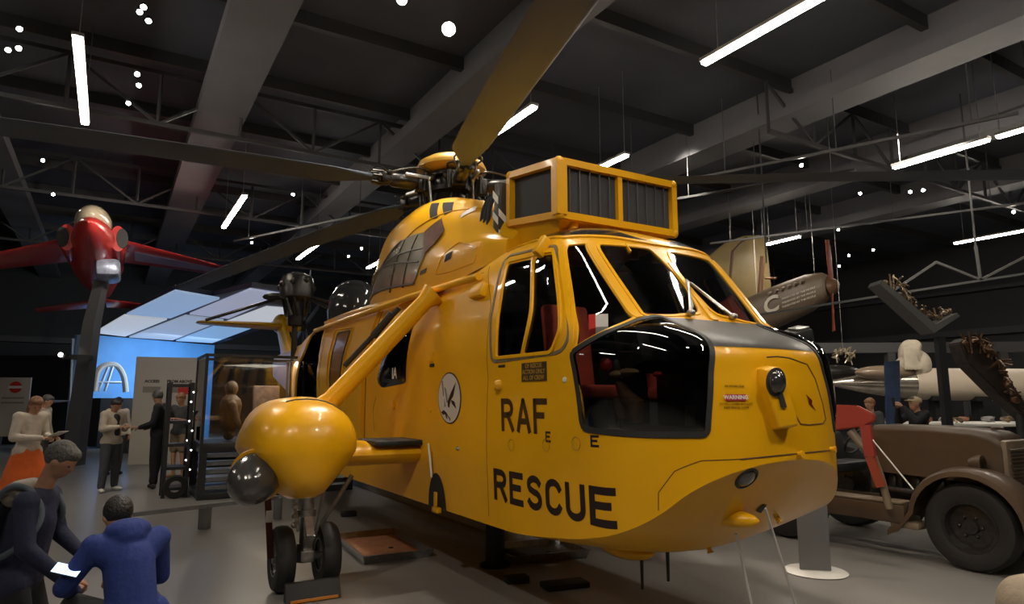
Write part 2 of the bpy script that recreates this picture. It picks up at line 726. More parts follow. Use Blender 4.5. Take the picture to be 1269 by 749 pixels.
bm = nb(); hbox(bm, HA0, HA1, HB1, HB1 + .3, 0, CEIL_Z); struct('wall_right', fix(bm), WALLM)

# wide shallow roof beams running the length of the hall, and deeper joists between
for b0, b1 in ((-3.6, -2.7), (1.2, 2.2), (5.7, 6.5), (12.6, 13.5), (17.5, 18.3), (-9, -8.1), (22.5, 23.3)):
    bm = nb()
    hbox(bm, HA0, HA1, b0, b1, 8.05, 8.35)
    hbox(bm, HA0, HA1, b0 + .3, b1 - .3, 8.35, CEIL_Z)
    struct('trim_1', fix(bm), BEAMM)
# purlins across
bm = nb()
for a in range(-12, 42, 3):
    hbox(bm, a, a + .14, HB0, HB1, CEIL_Z - .28, CEIL_Z)
struct('trim_2', fix(bm), TRUSS)
# lattice trusses across
def truss(a, b0, b1, z0, z1, name='roof_truss', m=TRUSS, step=1.6, r=.04):
    bm = nb()
    p0, p1 = hall(a, b0, z0), hall(a, b1, z0)
    q0, q1 = hall(a, b0, z1), hall(a, b1, z1)
    add_bar(bm, p0, p1, r * 2.2, r * 2.2)
    add_bar(bm, q0, q1, r * 2.2, r * 2.2)
    n = int((b1 - b0) / step)
    for k in range(n + 1):
        x = b0 + (b1 - b0) * k / n
        add_bar(bm, hall(a, x, z0), hall(a, x, z1), r * 1.4, r * 1.4)
        if k < n:
            xm = b0 + (b1 - b0) * (k + 1) / n
            add_bar(bm, hall(a, x, z0 if k % 2 else z1), hall(a, xm, z1 if k % 2 else z0), r * 1.4, r * 1.4)
    o = struct(name, fix(bm), m)
    return o
for k, (a, b0, b1, z0, z1) in enumerate(((15.5, -21, 12, 7.55, 8.7), (22.5, -21, 33, 7.55, 8.7), (30, -21, 33, 7.55, 8.7), (9, 12, 33, 7.55, 8.7))):
    truss(a, b0, b1, z0, z1, 'trim_%d' % (3 + k))
# horizontal girders on the right-hand wall and rails
bm = nb()
hbox(bm, HA0, HA1, HB1 - .35, HB1, 4.6, 4.9)
hbox(bm, HA0, HA1, HB1 - .5, HB1, 6.6, 6.75)
hbox(bm, HA1 - .35, HA1, HB0, HB1, 4.6, 4.9)
hbox(bm, HA1 - .35, HA1, HB0, HB1, 2.4, 2.55)
struct('trim_8', fix(bm), TRUSS)

# linear lamps
TUBEM = mat('lamp_tube_lit', (1, 1, 1, 1), 0.4, emit=WARM, estr=TUBE_EMIT)
LHOUS = mat('lamp_housing', (0.25, 0.24, 0.23, 1), 0.4)
def lamp_label(i):
    return i
def tube_lamp(a0, a1, b, z, label):
    t = thing('linear_ceiling_lamp', label, 'ceiling light', hall((a0 + a1) / 2, b, z), HALL_YAW, 'linear lamps under the roof')
    L = abs(a1 - a0)
    bm = nb()
    add_box(bm, (0, 0, .035), (L + .04, .16, .06), bevel=.01)
    obj('lamp_housing', bm, LHOUS, t)
    bm = nb()
    add_box(bm, (0, 0, -.02), (L, .12, .05), bevel=.015)
    obj('diffuser', bm, TUBEM, t)
    for s_ in (-1, 1):
        bm = nb()
        add_tube(bm, [(s_ * L * .42, 0, .06), (s_ * L * .42, 0, CEIL_Z - z - .03)], .008, 6)
        obj('suspension_wire', bm, STEEL, t)
    return t
LAMPS = [
    (11.1, 14.7, -.8, 'long ceiling lamp at the upper left above the long grey rotor blade'),
    (18.0, 21.8, 2.65, 'slanting ceiling lamp above the drooping rotor blade on the left'),
    (9.6, 11.2, 6.25, 'short ceiling lamp beside the upright rotor blade above the rotor head'),
    (10.6, 11.6, 9.3, 'short ceiling lamp directly above the intake filter box'),
    (3.2, 6.9, 7.7, 'long bright ceiling lamp cut by the top edge right of centre'),
    (6.1, 8.05, 15.1, 'ceiling lamp at the upper right, first of three in line'),
    (5.3, 5.95, 15.1, 'short ceiling lamp at the right edge, second of the three in line'),
    (2.5, 5.15, 15.1, 'ceiling lamp cut by the right edge, last of three in line'),
    (7.5, 11.2, 24.4, 'ceiling lamp at the right edge above the lattice truss'),
    (13.3, 14.6, 19.0, 'short ceiling lamp beside the olive wing panel'),
    (22.2, 25.4, 5.75, 'slanting ceiling lamp left of the engine fairing, above the tail rotor'),
    (24.2, 25.7, 8.6, 'tiny ceiling lamp touching the left side of the engine fairing'),
    (2.0, 6.5, 3.3, 'added ceiling lamp out of frame over the helicopter nose'),  # from here on: unseen lamps, added to give the hall more light
    (-3, .5, -1, 'added unseen ceiling lamp behind the viewer on the left'),
    (-3, .5, 6, 'added unseen ceiling lamp behind the viewer on the right'),
    (3, 6.5, -8, 'added unseen ceiling lamp above the left part of the floor'),
    (12, 15, -8, 'added unseen ceiling lamp above the far left part of the floor'),
]
for l in LAMPS:
    tube_lamp(l[0], l[1], l[2], 7.0, l[3])
# track rails and spotlights
SPOTL = mat('spot_lit_face', (1, 1, 1, 1), 0.4, emit=WARM, estr=160)
def rail(pts, label):
    bm = nb()
    a, b = pts
    add_bar(bm, a, b, .05, .06)
    n = max(2, int((b - a).length / 2.5))
    for k in range(n + 1):
        p = a.lerp(b, (k + .3) / (n + .6))
        add_tube(bm, [p, V((p.x, p.y, CEIL_Z - .3))], .01, 6)
    o = obj('lighting_track', fix(bm), mat('track_grey', (.10, .10, .105, 1), .4), smooth=False)
    tag(o, label, 'lighting track', 'lighting tracks under the roof')
Z7 = 6.9
for p0, p1, lb in (((660, 262), (1262, 140), 'lighting track crossing behind the right rotor blade'), ((880, 302), (1269, 252), 'lighting track above the lattice truss on the right'),
                   ((290, 299), (470, 262), 'short lighting track above the blue-walled exhibit'), ((830, 248), (1060, 210), 'thin lighting track just below the right rotor blade')):
    rail((at_z(*p0, Z7), at_z(*p1, Z7)), lb)
spots = [(556, 36, 'a'), (498, 0, 'b'), (178, 9, ''), (173, 15, ''), (184, 26, ''), (10, 62, ''), (23, 60, ''), (170, 92, ''), (159, 128, ''), (172, 106, ''), (53, 199, ''), (66, 241, ''), (389, 215, ''), (363, 241, ''),
         (831, 228, 'c'), (993, 205, ''), (1066, 240, ''), (1128, 238, ''), (1144, 236, ''), (1039, 285, ''), (1256, 263, ''), (1082, 310, ''), (1052, 317, ''), (1040, 330, ''),
         (440, 286, ''), (448, 308, ''), (432, 318, ''), (312, 301, ''), (368, 310, ''), (24, 36, '')]
far = {(1082, 310): 1, (1052, 317): 1, (1040, 330): 1, (448, 308): 1, (432, 318): 1}
names = {(556, 36): 'blazing spotlight in front of the upright rotor blade', (498, 0): 'spotlight at the top edge left of the upright rotor blade', (831, 228): 'spotlight shining at the right corner of the intake filter box',
         (178, 9): 'topmost spotlight of the pair right of the long upper left lamp', (173, 15): 'second spotlight of the pair at the top left', (184, 26): 'dim spotlight under the top left pair',
         (993, 205): 'spotlight on the track behind the right rotor blade', (1066, 240): 'leftmost of three spotlights below the right rotor blade', (1128, 238): 'middle of three spotlights below the right rotor blade',
         (1144, 236): 'rightmost of three spotlights below the right rotor blade', (1039, 285): 'spotlight on the right track above the propeller', (1256, 263): 'spotlight on the track at the right edge',
         (1082, 310): 'bright distant spotlight right of the propeller', (1052, 317): 'middle tiny distant spotlight above the propeller', (1040, 330): 'lowest tiny distant spotlight above the propeller',
         (389, 215): 'spotlight just under the left rotor blade near the head', (440, 286): 'spotlight left of the engine fairing, higher of two', (448, 308): 'tiny distant spotlight left of the engine fairing',
         (432, 318): 'lowest tiny spotlight left of the engine fairing', (312, 301): 'spotlight on the short track above the exhibit', (368, 310): 'spotlight beside the slanting lamp over the drooping blade',
         (10, 62): 'spotlight closest to the left edge', (23, 60): 'upright spotlight next to the left edge one', (24, 36): 'highest spotlight near the left edge', (53, 199): 'spotlight below the left end of the rotor blade',
         (66, 241): 'spotlight above the red jet wing', (170, 92): 'spotlight right of the long upper left lamp, upper', (172, 106): 'dim small spotlight right of the long upper left lamp',
         (159, 128): 'spotlight right of the long upper left lamp, lower', (363, 241): 'faint spotlight under the left rotor blade'}
spot0 = None
for (x, y, k) in spots:
    z = 6.8
    if (x, y) in far:
        z = 6.3
    p = at_z(x, y, z)
    big = 1.3 if k == 'a' else (.9 if k else .5)
    d = (EYE - p)
    d = V((d.x * .6, d.y * .6, -6.0)).normalized() if k != 'a' else (V((d.x * .85, d.y * .85, d.z))).normalized()
    if spot0 is None:
        t = thing('track_spotlight', names[(x, y)], 'spotlight', p, 0, 'track spotlights under the roof')
        bm = nb()
        add_lathe(bm, [(0, .26), (.06, .26), (.075, .22), (.08, .02), (.085, 0), (.07, 0)], (0, 0, 0), (0, 0, 1), 20)
        c1 = obj('spot_body', fix(bm), BLKM, t)
        bm = nb()
        add_lathe(bm, [(0, .012), (.072, .012), (.072, .002), (.03, -.008), (0, -.01)], (0, 0, 0), (0, 0, 1), 20)
        c2 = obj('spot_lens', fix(bm), SPOTL, t)
        bm = nb()
        add_bar(bm, V((0, 0, .2)), V((0, 0, .42)), .03, .03)
        c3 = obj('spot_bracket', bm, BLKM, t)
        spot0 = (t, c1, c2, c3)
    else:
        t = spot0[0].copy(); COL.objects.link(t)
        for c_ in spot0[1:]:
            q_ = c_.copy(); COL.objects.link(q_); q_.parent = t
        t['label'] = names[(x, y)]
        t.location = p
    t.rotation_euler = (-d).to_track_quat('Z', 'Y').to_euler()
    t.scale = (big, big, big)
# light thrown by the spotlights, then beams with no fixture of their own
def spot_light(p, tgt, w, ang=50, size=.12, col=WARM):
    ld = bpy.data.lights.new('spot_beam', 'SPOT')
    ld.energy = w
    ld.spot_size = R(ang)
    ld.spot_blend = .7
    ld.shadow_soft_size = size
    ld.color = col
    lo_ = bpy.data.objects.new('spot_beam', ld)
    COL.objects.link(lo_)
    lo_.location = p
    lo_.rotation_euler = (V(p) - V(tgt)).to_track_quat('Z', 'Y').to_euler()
spot_light(at_z(831, 228, 6.8) + V((0, 0, -.1)), (1.2, 5.2, 2.4), SPOT_W * 1.3)
spot_light(at_z(556, 36, 6.8) + V((0, 0, -.15)), (.6, 5.2, 1.6), SPOT_W * 1.5, 70)
spot_light(at_z(498, 0, 6.8) + V((0, 0, -.1)), (-1.6, 6.0, 1.2), SPOT_W, 60)
spot_light(V((-2.5, -1.5, 6.8)), (1.0, 4.6, 1.6), SPOT_W * 1.6, 60)
spot_light(V((4.0, 0.5, 6.8)), (1.9, 4.4, 1.6), SPOT_W * 1.2, 60)
spot_light(at_d(118, 250, 13.5) + V((1.5, 0, .6)), at_d(118, 312, 17.0), 520, 60)  # added beam without a fixture, lights the red jet
spot_light(V((3.5, 15.5, 8.0)), at_d(965, 350, 21.5), 700, 50)  # added beam without a fixture, brightens the olive wing and nose
spot_light(V((8.0, 13.0, 8.0)), at_d(1190, 475, 18), 900, 75)  # added beam without a fixture, brightens the white aircraft
spot_light(V((-8.0, 9.5, 7.5)), (-7.5, 13.5, .5), 260, 70)
# ================================================================== THE RESCUE HELICOPTER
HEL = thing('rescue_helicopter', 'large yellow rescue helicopter lettered RAF RESCUE with grey rotor blades', 'helicopter', (HX, HY, 0), HYAW)

# --- skin rows, roof centre line (0) to keel (8). x falls from the nose (0) to the tail
def zrow(keys):
    ks = sorted([(-x, z) for x, z in keys])
    return lambda x: crv(ks, -x)
ROWS = [
    # xf    b     L    n    z(x)
    (-1.66, 0.00, 0.0, 2.0, zrow([(-1.66, 3.06), (-1.95, 3.15), (-2.4, 3.18), (-3.2, 3.10), (-9.0, 3.06), (-12, 2.95), (-16.2, 2.9)])),
    (-1.52, 0.62, .30, 2.6, zrow([(-1.52, 2.98), (-1.9, 3.06), (-2.4, 3.08), (-3.2, 3.02), (-9.0, 3.00), (-12, 2.9), (-16.2, 2.85)])),
    (-1.38, 0.91, .42, 3.0, zrow([(-1.36, 2.81), (-2.4, 2.80), (-9.0, 2.78), (-12, 2.75), (-16.2, 2.8)])),
    (-0.92, 1.03, .55, 2.45, zrow([(-0.90, 2.27), (-1.5, 2.33), (-2.4, 2.38), (-9.0, 2.38), (-12, 2.55), (-16.2, 2.75)])),
    (-0.43, 1.07, .88, 2.2, zrow([(-0.42, 2.06), (-1.2, 2.10), (-9.0, 2.10), (-12, 2.35), (-16.2, 2.65)])),
    (-0.34, 1.07, .90, 2.2, zrow([(-0.34, 1.84), (-9.0, 1.80), (-12, 2.15), (-16.2, 2.55)])),
    (-0.31, 1.06, .90, 2.2, zrow([(-0.31, 1.56), (-1.2, 1.48), (-9.0, 1.40), (-12, 1.95), (-16.2, 2.45)])),
    (-0.30, 1.03, .88, 2.2, zrow([(-0.30, 1.33), (-0.36, 1.28), (-0.44, 1.21), (-0.52, 1.13), (-0.60, 1.04), (-0.74, .94), (-0.93, .865), (-1.32, .79), (-2.1, .715), (-9.0, .70), (-12, 1.7), (-16.2, 2.35)])),
    (-0.32, 0.00, .88, 2.2, zrow([(-0.32, 1.31), (-0.38, 1.24), (-0.48, 1.10), (-0.62, .94), (-0.82, .79), (-1.10, .65), (-1.7, .54), (-2.4, .49), (-8.0, .47), (-9.5, .62), (-12, 1.55), (-16.2, 2.25)])),
]
XB = -2.4
def halfw(b, x):
    return b * crv([(-16.2, .2), (-12.0, .55), (-9.5, .93), (-8.2, 1.0), (XB, 1.0)], x)
def row_pt(k, s):
    xf, b, L, n, zf = ROWS[k]
    if k == 8:      # keel runs under the chine
        xf7, b7, L7, n7, _ = ROWS[7]
        x, _y = plan(xf7, b7, L7, n7, s)
        x = x - 0.02 * (1 - s)
        return V((x, 0, zf(x)))
    x, y = plan(xf, b, L, n, s)
    if b == 0:
        y = 0
    return V((x, -y, zf(x)))
def plan(xf, b, L, n, s):
    S1 = 0.62
    if L == 0:
        L = 0.30
    if s <= S1:
        th = s / S1 * pi / 2
        x = xf - L * (1 - max(0, cos(th)) ** (2 / n))
        y = b * sin(th) ** (2 / n)
    else:
        t = (s - S1) / (1 - S1)
        x = (xf - L) + (XB - (xf - L)) * t
        y = b
    return x, y
def cr(p0, p1, p2, p3, t):
    return 0.5 * ((2 * p1) + (p2 - p0) * t + (2 * p0 - 5 * p1 + 4 * p2 - p3) * t * t + (3 * p1 - p0 - 3 * p2 + p3) * t ** 3)
def column(kp):
    """kp: nine row points; returns the fine column from roof to keel"""
    SUB = 8
    out = []
    for j in range(8):
        p1, p2 = kp[j], kp[j + 1]
        if j == 0:
            p0 = V((kp[1].x, -kp[1].y, kp[1].z))
        elif j == 3:
            p0 = p1 - (p2 - p1) * 0.15 - (kp[3] - kp[2]) * 0.55      # windscreen foot
        elif j == 7:
            p0 = p1 - (p2 - p1)
        else:
            p0 = kp[j - 1]
        if j == 2:
            p3 = p2 + (p2 - p1)
            p0 = p1 - (p2 - p1) * .7 - (kp[2] - kp[1]) * .3
        elif j == 6:
            p3 = p2 + (p2 - p1)
        elif j == 7:
            p3 = p2 + (p2 - p1)
        else:
            p3 = kp[j + 2]
        for k in range(SUB):
            out.append(cr(p0, p1, p2, p3, k / SUB))
    out.append(kp[8].copy())
    return out
NF = 64
cols = []
for i in range(NF + 1):
    s = i / NF
    kp = [row_pt(k, s) for k in range(9)]
    c = column(kp)
    # round-bottomed bow: the hull sides run in smoothly to the keel
    a, b_ = c[56], c[64]
    fl = max(0, min(1, (2.3 + a.x) / 1.2))
    for q in range(57, 64):
        t = (q - 56) / 8
        ex_ = 1 + .7 * fl
        p = a.lerp(b_, t)
        c[q] = V((p.x, p.y, b_.z + (a.z - b_.z) * (1 - t) ** ex_))
    cols.append(c)
xs = [XB - 0.16 * k for k in range(1, 44)] + [XB - 6.88 - 0.35 * k for k in range(1, 20)]
for x in xs:
    if x < -16.1:
        break
    kp = []
    for k in range(9):
        xf, b, L, n, zf = ROWS[k]
        kp.append(V((x, -halfw(b, x), zf(x))))
    c = column(kp)
    a, b_ = c[56], c[64]
    for q in range(57, 64):
        c[q] = a.lerp(b_, (q - 56) / 8)
    cols.append(c)
FUS = Grid(cols)
def P(*pts):
    return [FUS.px(x, y) for x, y in pts]
def PR(r, *pts):
    return round_poly(P(*pts), r)

# --- window openings (starboard; the port side mirrors them)
W_DOOR_A = PR(.6, (631.5, 327.5), (659, 321.8), (646, 440), (617, 441.6))
W_DOOR_B = PR(1.5, (663, 320.6), (686, 315), (690.5, 360), (691.6, 408), (681, 435.5), (648.8, 439))
W_QUART = PR(.8, (703, 304), (727, 301.5), (788, 393.5), (763, 405), (712, 433))
W_MAIN = PR(1.0, (741, 302.5), (806, 308), (820, 322), (848, 350), (870, 389), (800, 392))
W_BUB = hull2(PR(1.2, (708, 438), (745, 415.6), (788, 398), (812, 392.5), (826, 395), (846, 419), (858, 439), (869, 469), (878, 539), (722, 532)))
W_CAB = hull2(PR(1.0, (515, 385), (512.5, 404), (503, 476), (485, 477), (474, 482), (467, 474), (474, 447), (498, 392)))
W_OPEN = hull2(PR(.4, (384, 409), (409, 403), (398, 445), (396, 520), (366, 520), (372, 450)))
W_SLIDE = PR(.3, (422, 414), (437, 411), (424, 484), (412, 480))
W_BUBc = ccw(W_BUB)
HOLES = [hull2(w) for w in (W_DOOR_A, W_DOOR_B, W_QUART, W_MAIN, W_BUB, W_CAB, W_OPEN)]
# antiglare deck: between the windscreen foot row (24) and just above the nose shoulder row (32)
deck_end = [FUS.px(817, 393), FUS.px(835, 402), FUS.px(850, 428)]
VB = FUS.px(925, 431)[1]
V0 = 24.6
UE = FUS.px(858, 440)[0]
fus = obj('fuselage', skin(FUS, HOLES), YEL, HEL, angle=35)
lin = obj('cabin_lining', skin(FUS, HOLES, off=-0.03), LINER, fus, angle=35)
dk = [[(0, V0), (UE + 1, V0), (UE + 1, VB), (0, VB)]]
dbm = nb()
for mr in (False, True):
    patch(FUS, [[(0, V0), (UE, V0), (UE, VB), (0, VB)]], 0.003, mr, dbm)
    patch(FUS, [[(UE, V0), (FUS.px(800, 395)[0] + 2, V0), (FUS.px(812, 392)[0], FUS.px(812, 392)[1]), (UE, VB)]], 0.003, mr, dbm)
bmesh.ops.remove_doubles(dbm, verts=dbm.verts, dist=0.0008)
o = obj('antiglare_deck', dbm, DECK, fus, angle=60)
o['label'] = 'dull black anti-glare panel in front of the windscreen'

# windows of the cockpit, each pane a part
def pane(name, poly, m, off=0.0, both=True, label=None):
    for mr in ((False, True) if both else (False,)):
        o = obj(name, patch(FUS, [hull2(poly)], off, mr), m, HEL, angle=80)
        if label:
            o['label'] = label
for w in (W_DOOR_A, W_DOOR_B):
    pane('sliding_window', w, COCK, -0.004)
pane('quarter_window', W_QUART, COCK, -0.004)
pane('windscreen', W_MAIN, COCK, -0.004)
def bulge_patch(poly, mirror, amt):
    bm = patch(FUS, [poly], 0.0, mirror)
    bmesh.ops.remove_doubles(bm, verts=bm.verts, dist=0.0005)
    cx = sum(p[0] for p in poly) / len(poly)
    cy = sum(p[1] for p in poly) / len(poly)
    edge = {v for e in bm.edges if e.is_boundary for v in e.verts}
    epos = [v.co.copy() for v in edge]
    bm.normal_update()
    ns = {v: v.normal.copy() for v in bm.verts}
    for v in bm.verts:
        if v in edge:
            continue
        d = min((v.co - e).length for e in epos)
        v.co += ns[v] * (amt * min(1, d / 0.22) ** 0.6)
    return bm
for mr in (False, True):
    o = obj('chin_window', bulge_patch(W_BUBc, mr, 0.035), glass_mat('chin_perspex', (0.34, 0.34, 0.35), 0.05), HEL, angle=80)
    o['label'] = 'dark bulged lower cockpit window'
    fb = strip(FUS, W_BUBc, 0.042, 0.010, closed=True, mirror=mr)
    obj('window_frame', fb, BLKM, o, angle=60)
o = obj('cabin_window', bulge_patch(ccw(W_CAB), False, 0.07), COCK, HEL, angle=80)
me = text_mesh('IA', 0.16, 0.0, 0.004)
me.transform(Matrix.Translation((-4.28, -1.15, 1.97)) @ Matrix.Rotation(pi / 2, 4, 'X'))
obj('lettering', me, WHT, o, smooth=False)
# raised yellow posts and frames between the windows
for mr in (False, True):
    fr = nb()
    strip(FUS, P((732, 302), (793, 394.5)), 0.075, 0.012, fr, False, mr)
    strip(FUS, W_MAIN, 0.030, 0.007, fr, True, mr)
    strip(FUS, W_QUART, 0.028, 0.007, fr, True, mr)
    strip(FUS, P((697, 306), (703, 370), (707, 436)), 0.05, 0.012, fr, False, mr)
    obj('windscreen_frame', fr, YEL, HEL, angle=50)
fr = nb()
strip(FUS, [(0.01, 17.0), (0.01, 24.6)], 0.055, 0.014, fr)
strip(FUS, [(0.01, 17.0), (0.01, 24.6)], 0.055, 0.014, fr, mirror=True)
obj('centre_post', fix(fr), YEL, HEL, angle=50)
D_OUT = PR(1.6, (627, 319), (690, 305), (697, 330), (703, 425), (694, 437), (610, 449))
fr = nb()
dfs = [obj('door_window_frame', strip(FUS, D_OUT, 0.030, 0.006, None, True, mr), SEALY, HEL, angle=50) for mr in (False, True)]
for mr in (False, True):
    fr = nb()
    strip(FUS, PR(1.0, (631, 325), (687, 312), (692, 360), (694, 410), (684, 437), (615, 444)), 0.030, 0.014, fr, True, mr)
    strip(FUS, P((661, 320), (647.5, 440)), 0.030, 0.014, fr, False, mr)
    obj('window_rail', fr, YEL, dfs[int(mr)], angle=50)
# dark glazed roof panels
for mr in (False, True):
    rw = nb()
    for q_ in (((637, 306), (655, 290), (690, 283.5), (690, 294)), ((690, 283.5), (735, 284), (735, 293), (690, 294)), ((735, 284), (770, 286), (770, 295), (735, 293)), ((770, 286), (804, 299), (770, 295))):
        patch(FUS, [hull2(P(*q_))], 0.006, mr, rw)
    bmesh.ops.remove_doubles(rw, verts=rw.verts, dist=.001)
    obj('roof_window', rw, BLK, HEL, angle=80)
for mr in (False, True):
    fr = nb()
    strip(FUS, P((630, 312), (660, 300), (700, 295), (760, 295), (812, 303)), 0.035, 0.012, fr, False, mr)
    obj('gutter_rail', fr, YEL, fus, angle=50)

# --- cabin: slide door, opening, seams
sd = obj('cargo_door', patch(FUS, [hull2(P((411, 404), (473, 385), (456, 436), (450, 545), (398, 545), (400, 445)))], 0.03), YEL, HEL, angle=60)
obj('door_edge', strip(FUS, P((411, 404), (400, 445), (398, 545)), 0.05, 0.035), YEL, sd, angle=50)
obj('door_edge', strip(FUS, P((473, 385), (456, 436), (450, 545)), 0.02, 0.036), YEL, sd, angle=50)
obj('seam', strip(FUS, P((475, 385), (458, 436), (452, 545)), 0.018, 0.005), SEAM, fus)
obj('door_rail', strip(FUS, P((404, 399), (420, 393), (487, 378), (500, 371)), 0.09, 0.06), YEL, HEL)
dw = obj('door_window', patch(FUS, [hull2(W_SLIDE)], 0.036), mat('painted_amber_glow', (0.30, 0.13, 0.02, 1), 0.15, coat=0.5), sd)  # cabin light behind the pane is put into its amber colour
obj('rubber_seal', strip(FUS, W_SLIDE, 0.028, 0.042, closed=True), BLKM, dw)
obj('grab_rail', strip(FUS, PR(.3, (419, 410), (441, 407), (426, 490), (409, 485)), 0.022, 0.045, closed=True), YEL, sd)
fr = nb()
strip(FUS, W_OPEN, 0.07, 0.03, fr, True)
obj('doorway_frame', fr, YEL, HEL)
for pts in ([(607, 330), (606, 400), (605, 470), (603, 560), (606, 640)], [(816, 633), (816, 611), (836, 584.5), (869, 571.5), (918, 569.5)],
            [(640, 418), (660, 470)][:0] or [(505, 395), (503, 470), (515, 560)][:0] or [(466, 492), (462, 510), (464, 535)],
            [(528, 372), (560, 350), (600, 338)], [(536, 560), (537, 620)]):
    obj('panel_seam', strip(FUS, P(*pts), 0.007, 0.0015), SEAM, fus)

# --- nose: hatch, lamp box, marks
def spt(px_, py_, off=0.0):
    """point and outward normal where the photo's sight line meets either half of the skin"""
    d = hray(px_, py_)
    best = None
    for m_ in (1, -1):
        loc, n, idx, dist = FUS.bvh.ray_cast(V((HEYE.x, HEYE.y * m_, HEYE.z)), V((d.x, d.y * m_, d.z)))
        if loc is not None and (best is None or dist < best[0]):
            uv_ = FUS.uv_at(loc, idx)
            nn = FUS.nrm(*uv_).normalized()
            best = (dist, V((loc.x, loc.y * m_, loc.z)), V((nn.x, nn.y * m_, nn.z)))
    if best is None:
        uv_ = FUS.px(px_, py_)
        return FUS.ev(*uv_), FUS.nrm(*uv_).normalized()
    return best[1] + best[2] * off, best[2]
NHp = [(950, 443), (963, 442), (978, 444), (1000, 452), (1010, 470), (1019, 500), (1023, 520), (1020, 525), (1003, 527), (992, 526), (986, 515), (978, 498)]
bm = nb()
hp_ = []
for (x0_, y0_), (x1_, y1_) in zip(NHp, NHp[1:]):
    for k in range(6):
        hp_.append(spt(x0_ + (x1_ - x0_) * k / 6, y0_ + (y1_ - y0_) * k / 6, .001)[0])
add_tube(bm, hp_, .0045, 6)
obj('hatch_seam', fix(bm), SEAM, fus)
bm = nb()
add_tube(bm, [spt(x, 569.5 - (x - 918) * .10, .001)[0] for x in range(918, 1036, 6)], .005, 6)
obj('panel_seam', fix(bm), SEAM, fus)
nl = FUS.px(960, 496)
Ln, Lc = FUS.nrm(*nl).normalized(), FUS.ev(*nl)
Ln = V((0.93, -0.36, 0.05)).normalized()
Lx = V((0, 0, 1)).cross(Ln).normalized()
Lz = Ln.cross(Lx)
def lamp_pt(px, py, off):
    """on the plane of the lamp box face"""
    o_, d_ = HEYE, hray(px, py)
    pl = Lc + Ln * off
    return o_ + d_ * ((pl - o_).dot(Ln) / d_.dot(Ln))
bm = nb()
face = [lamp_pt(*q, 0.10) for q in ((949, 458), (966, 455), (978, 478), (991, 527), (966, 531), (950, 480))]
backp = [lamp_pt(*q, 0.10) - Ln * 0.26 - (lamp_pt(970, 495, .1) - lamp_pt(*q, .1)) * 0.25 for q in ((949, 458), (966, 455), (978, 478), (991, 527), (966, 531), (950, 480))]
add_loft(bm, [backp, face])
fix(bm)
bmesh.ops.bevel(bm, geom=list(bm.edges), offset=0.012, segments=3, affect='EDGES', profile=0.5)
lb = obj('nose_lamp_housing', bm, YEL, HEL, angle=60)
bm = nb()
c = lamp_pt(961, 474, 0.105)
rim = [lamp_pt(961 + 12 * cos(a), 474 + 18 * sin(a) , 0.103) for a in [2 * pi * k / 28 for k in range(28)]]
rim2 = [p + Ln * 0.012 for p in rim]
add_loft(bm, [rim, rim2])
tail = [lamp_pt(*q, 0.103) for q in ((963.5, 488), (969, 488), (974, 505.5), (967.5, 505.5))]
add_loft(bm, [tail, [p + Ln * 0.012 for p in tail]])
obj('lamp_rim', fix(bm), BLKM, lb)
bm = nb()
rings = []
for f, h in ((1, 0.0), (.95, .014), (.75, .03), (.4, .04), (.05, .044)):
    rings.append([c + (p - c) * 0.80 * f + Ln * (0.012 + h) for p in rim])
add_loft(bm, rings)
obj('lamp_lens', fix(bm), mat('dark_lamp_lens', (0.03, 0.03, 0.032, 1), 0.04, coat=1.0), lb)
def skin_quad(pts, m, name, parent, off=0.004, grid=FUS, both=False):
    for mr in ((False, True) if both else (False,)):
        obj(name, patch(grid, [hull2([grid.px(*p) for p in pts])], off, mr), m, parent, angle=80)
# lightning bolt mark
bcn, bnn = spt(1004, 499, .004)
bnu = (V((0, 0, 1)) - bnn * bnn.z).normalized()
bnx = bnu.cross(bnn)
bm = nb()
for q in ([(-.045, .05), (.02, .012), (-.005, -.005)], [(-.025, .012), (.02, .012), (.005, -.012), (-.022, -.012)], [(-.022, -.012), (.005, -.010), (.05, -.055)]):
    add_prism(bm, q, bcn, bnx, bnu, bnn, .002)
obj('lightning_mark', fix(bm), mat('dark_red_paint', (0.12, 0.01, 0.008, 1), 0.4), fus, smooth=False)
# chin lamp and blanking plate
lp = FUS.px(925, 593)
ln_, lc_ = FUS.nrm(*lp).normalized(), FUS.ev(*lp)
bm = nb()
add_lathe(bm, [(0, -0.01), (.082, -0.01), (.082, .006), (.07, .010), (.066, -.004), (0, -.02)], lc_, ln_, 32)
cl = obj('landing_lamp', fix(bm), BLKM, HEL)
bm = nb()
add_lathe(bm, [(.066, .0), (.05, .016), (.025, .024), (0, .026)], lc_, ln_, 24)
obj('lamp_lens', fix(bm), mat('smoked_lens', (0.05, 0.045, 0.04, 1), 0.05, coat=1.0), cl)
skin_quad([(936, 633), (945, 625), (960, 632), (951, 640)], mat('rubber_plate', (0.04, 0.032, 0.022, 1), 0.7), 'blanking_plate', fus, 0.006)
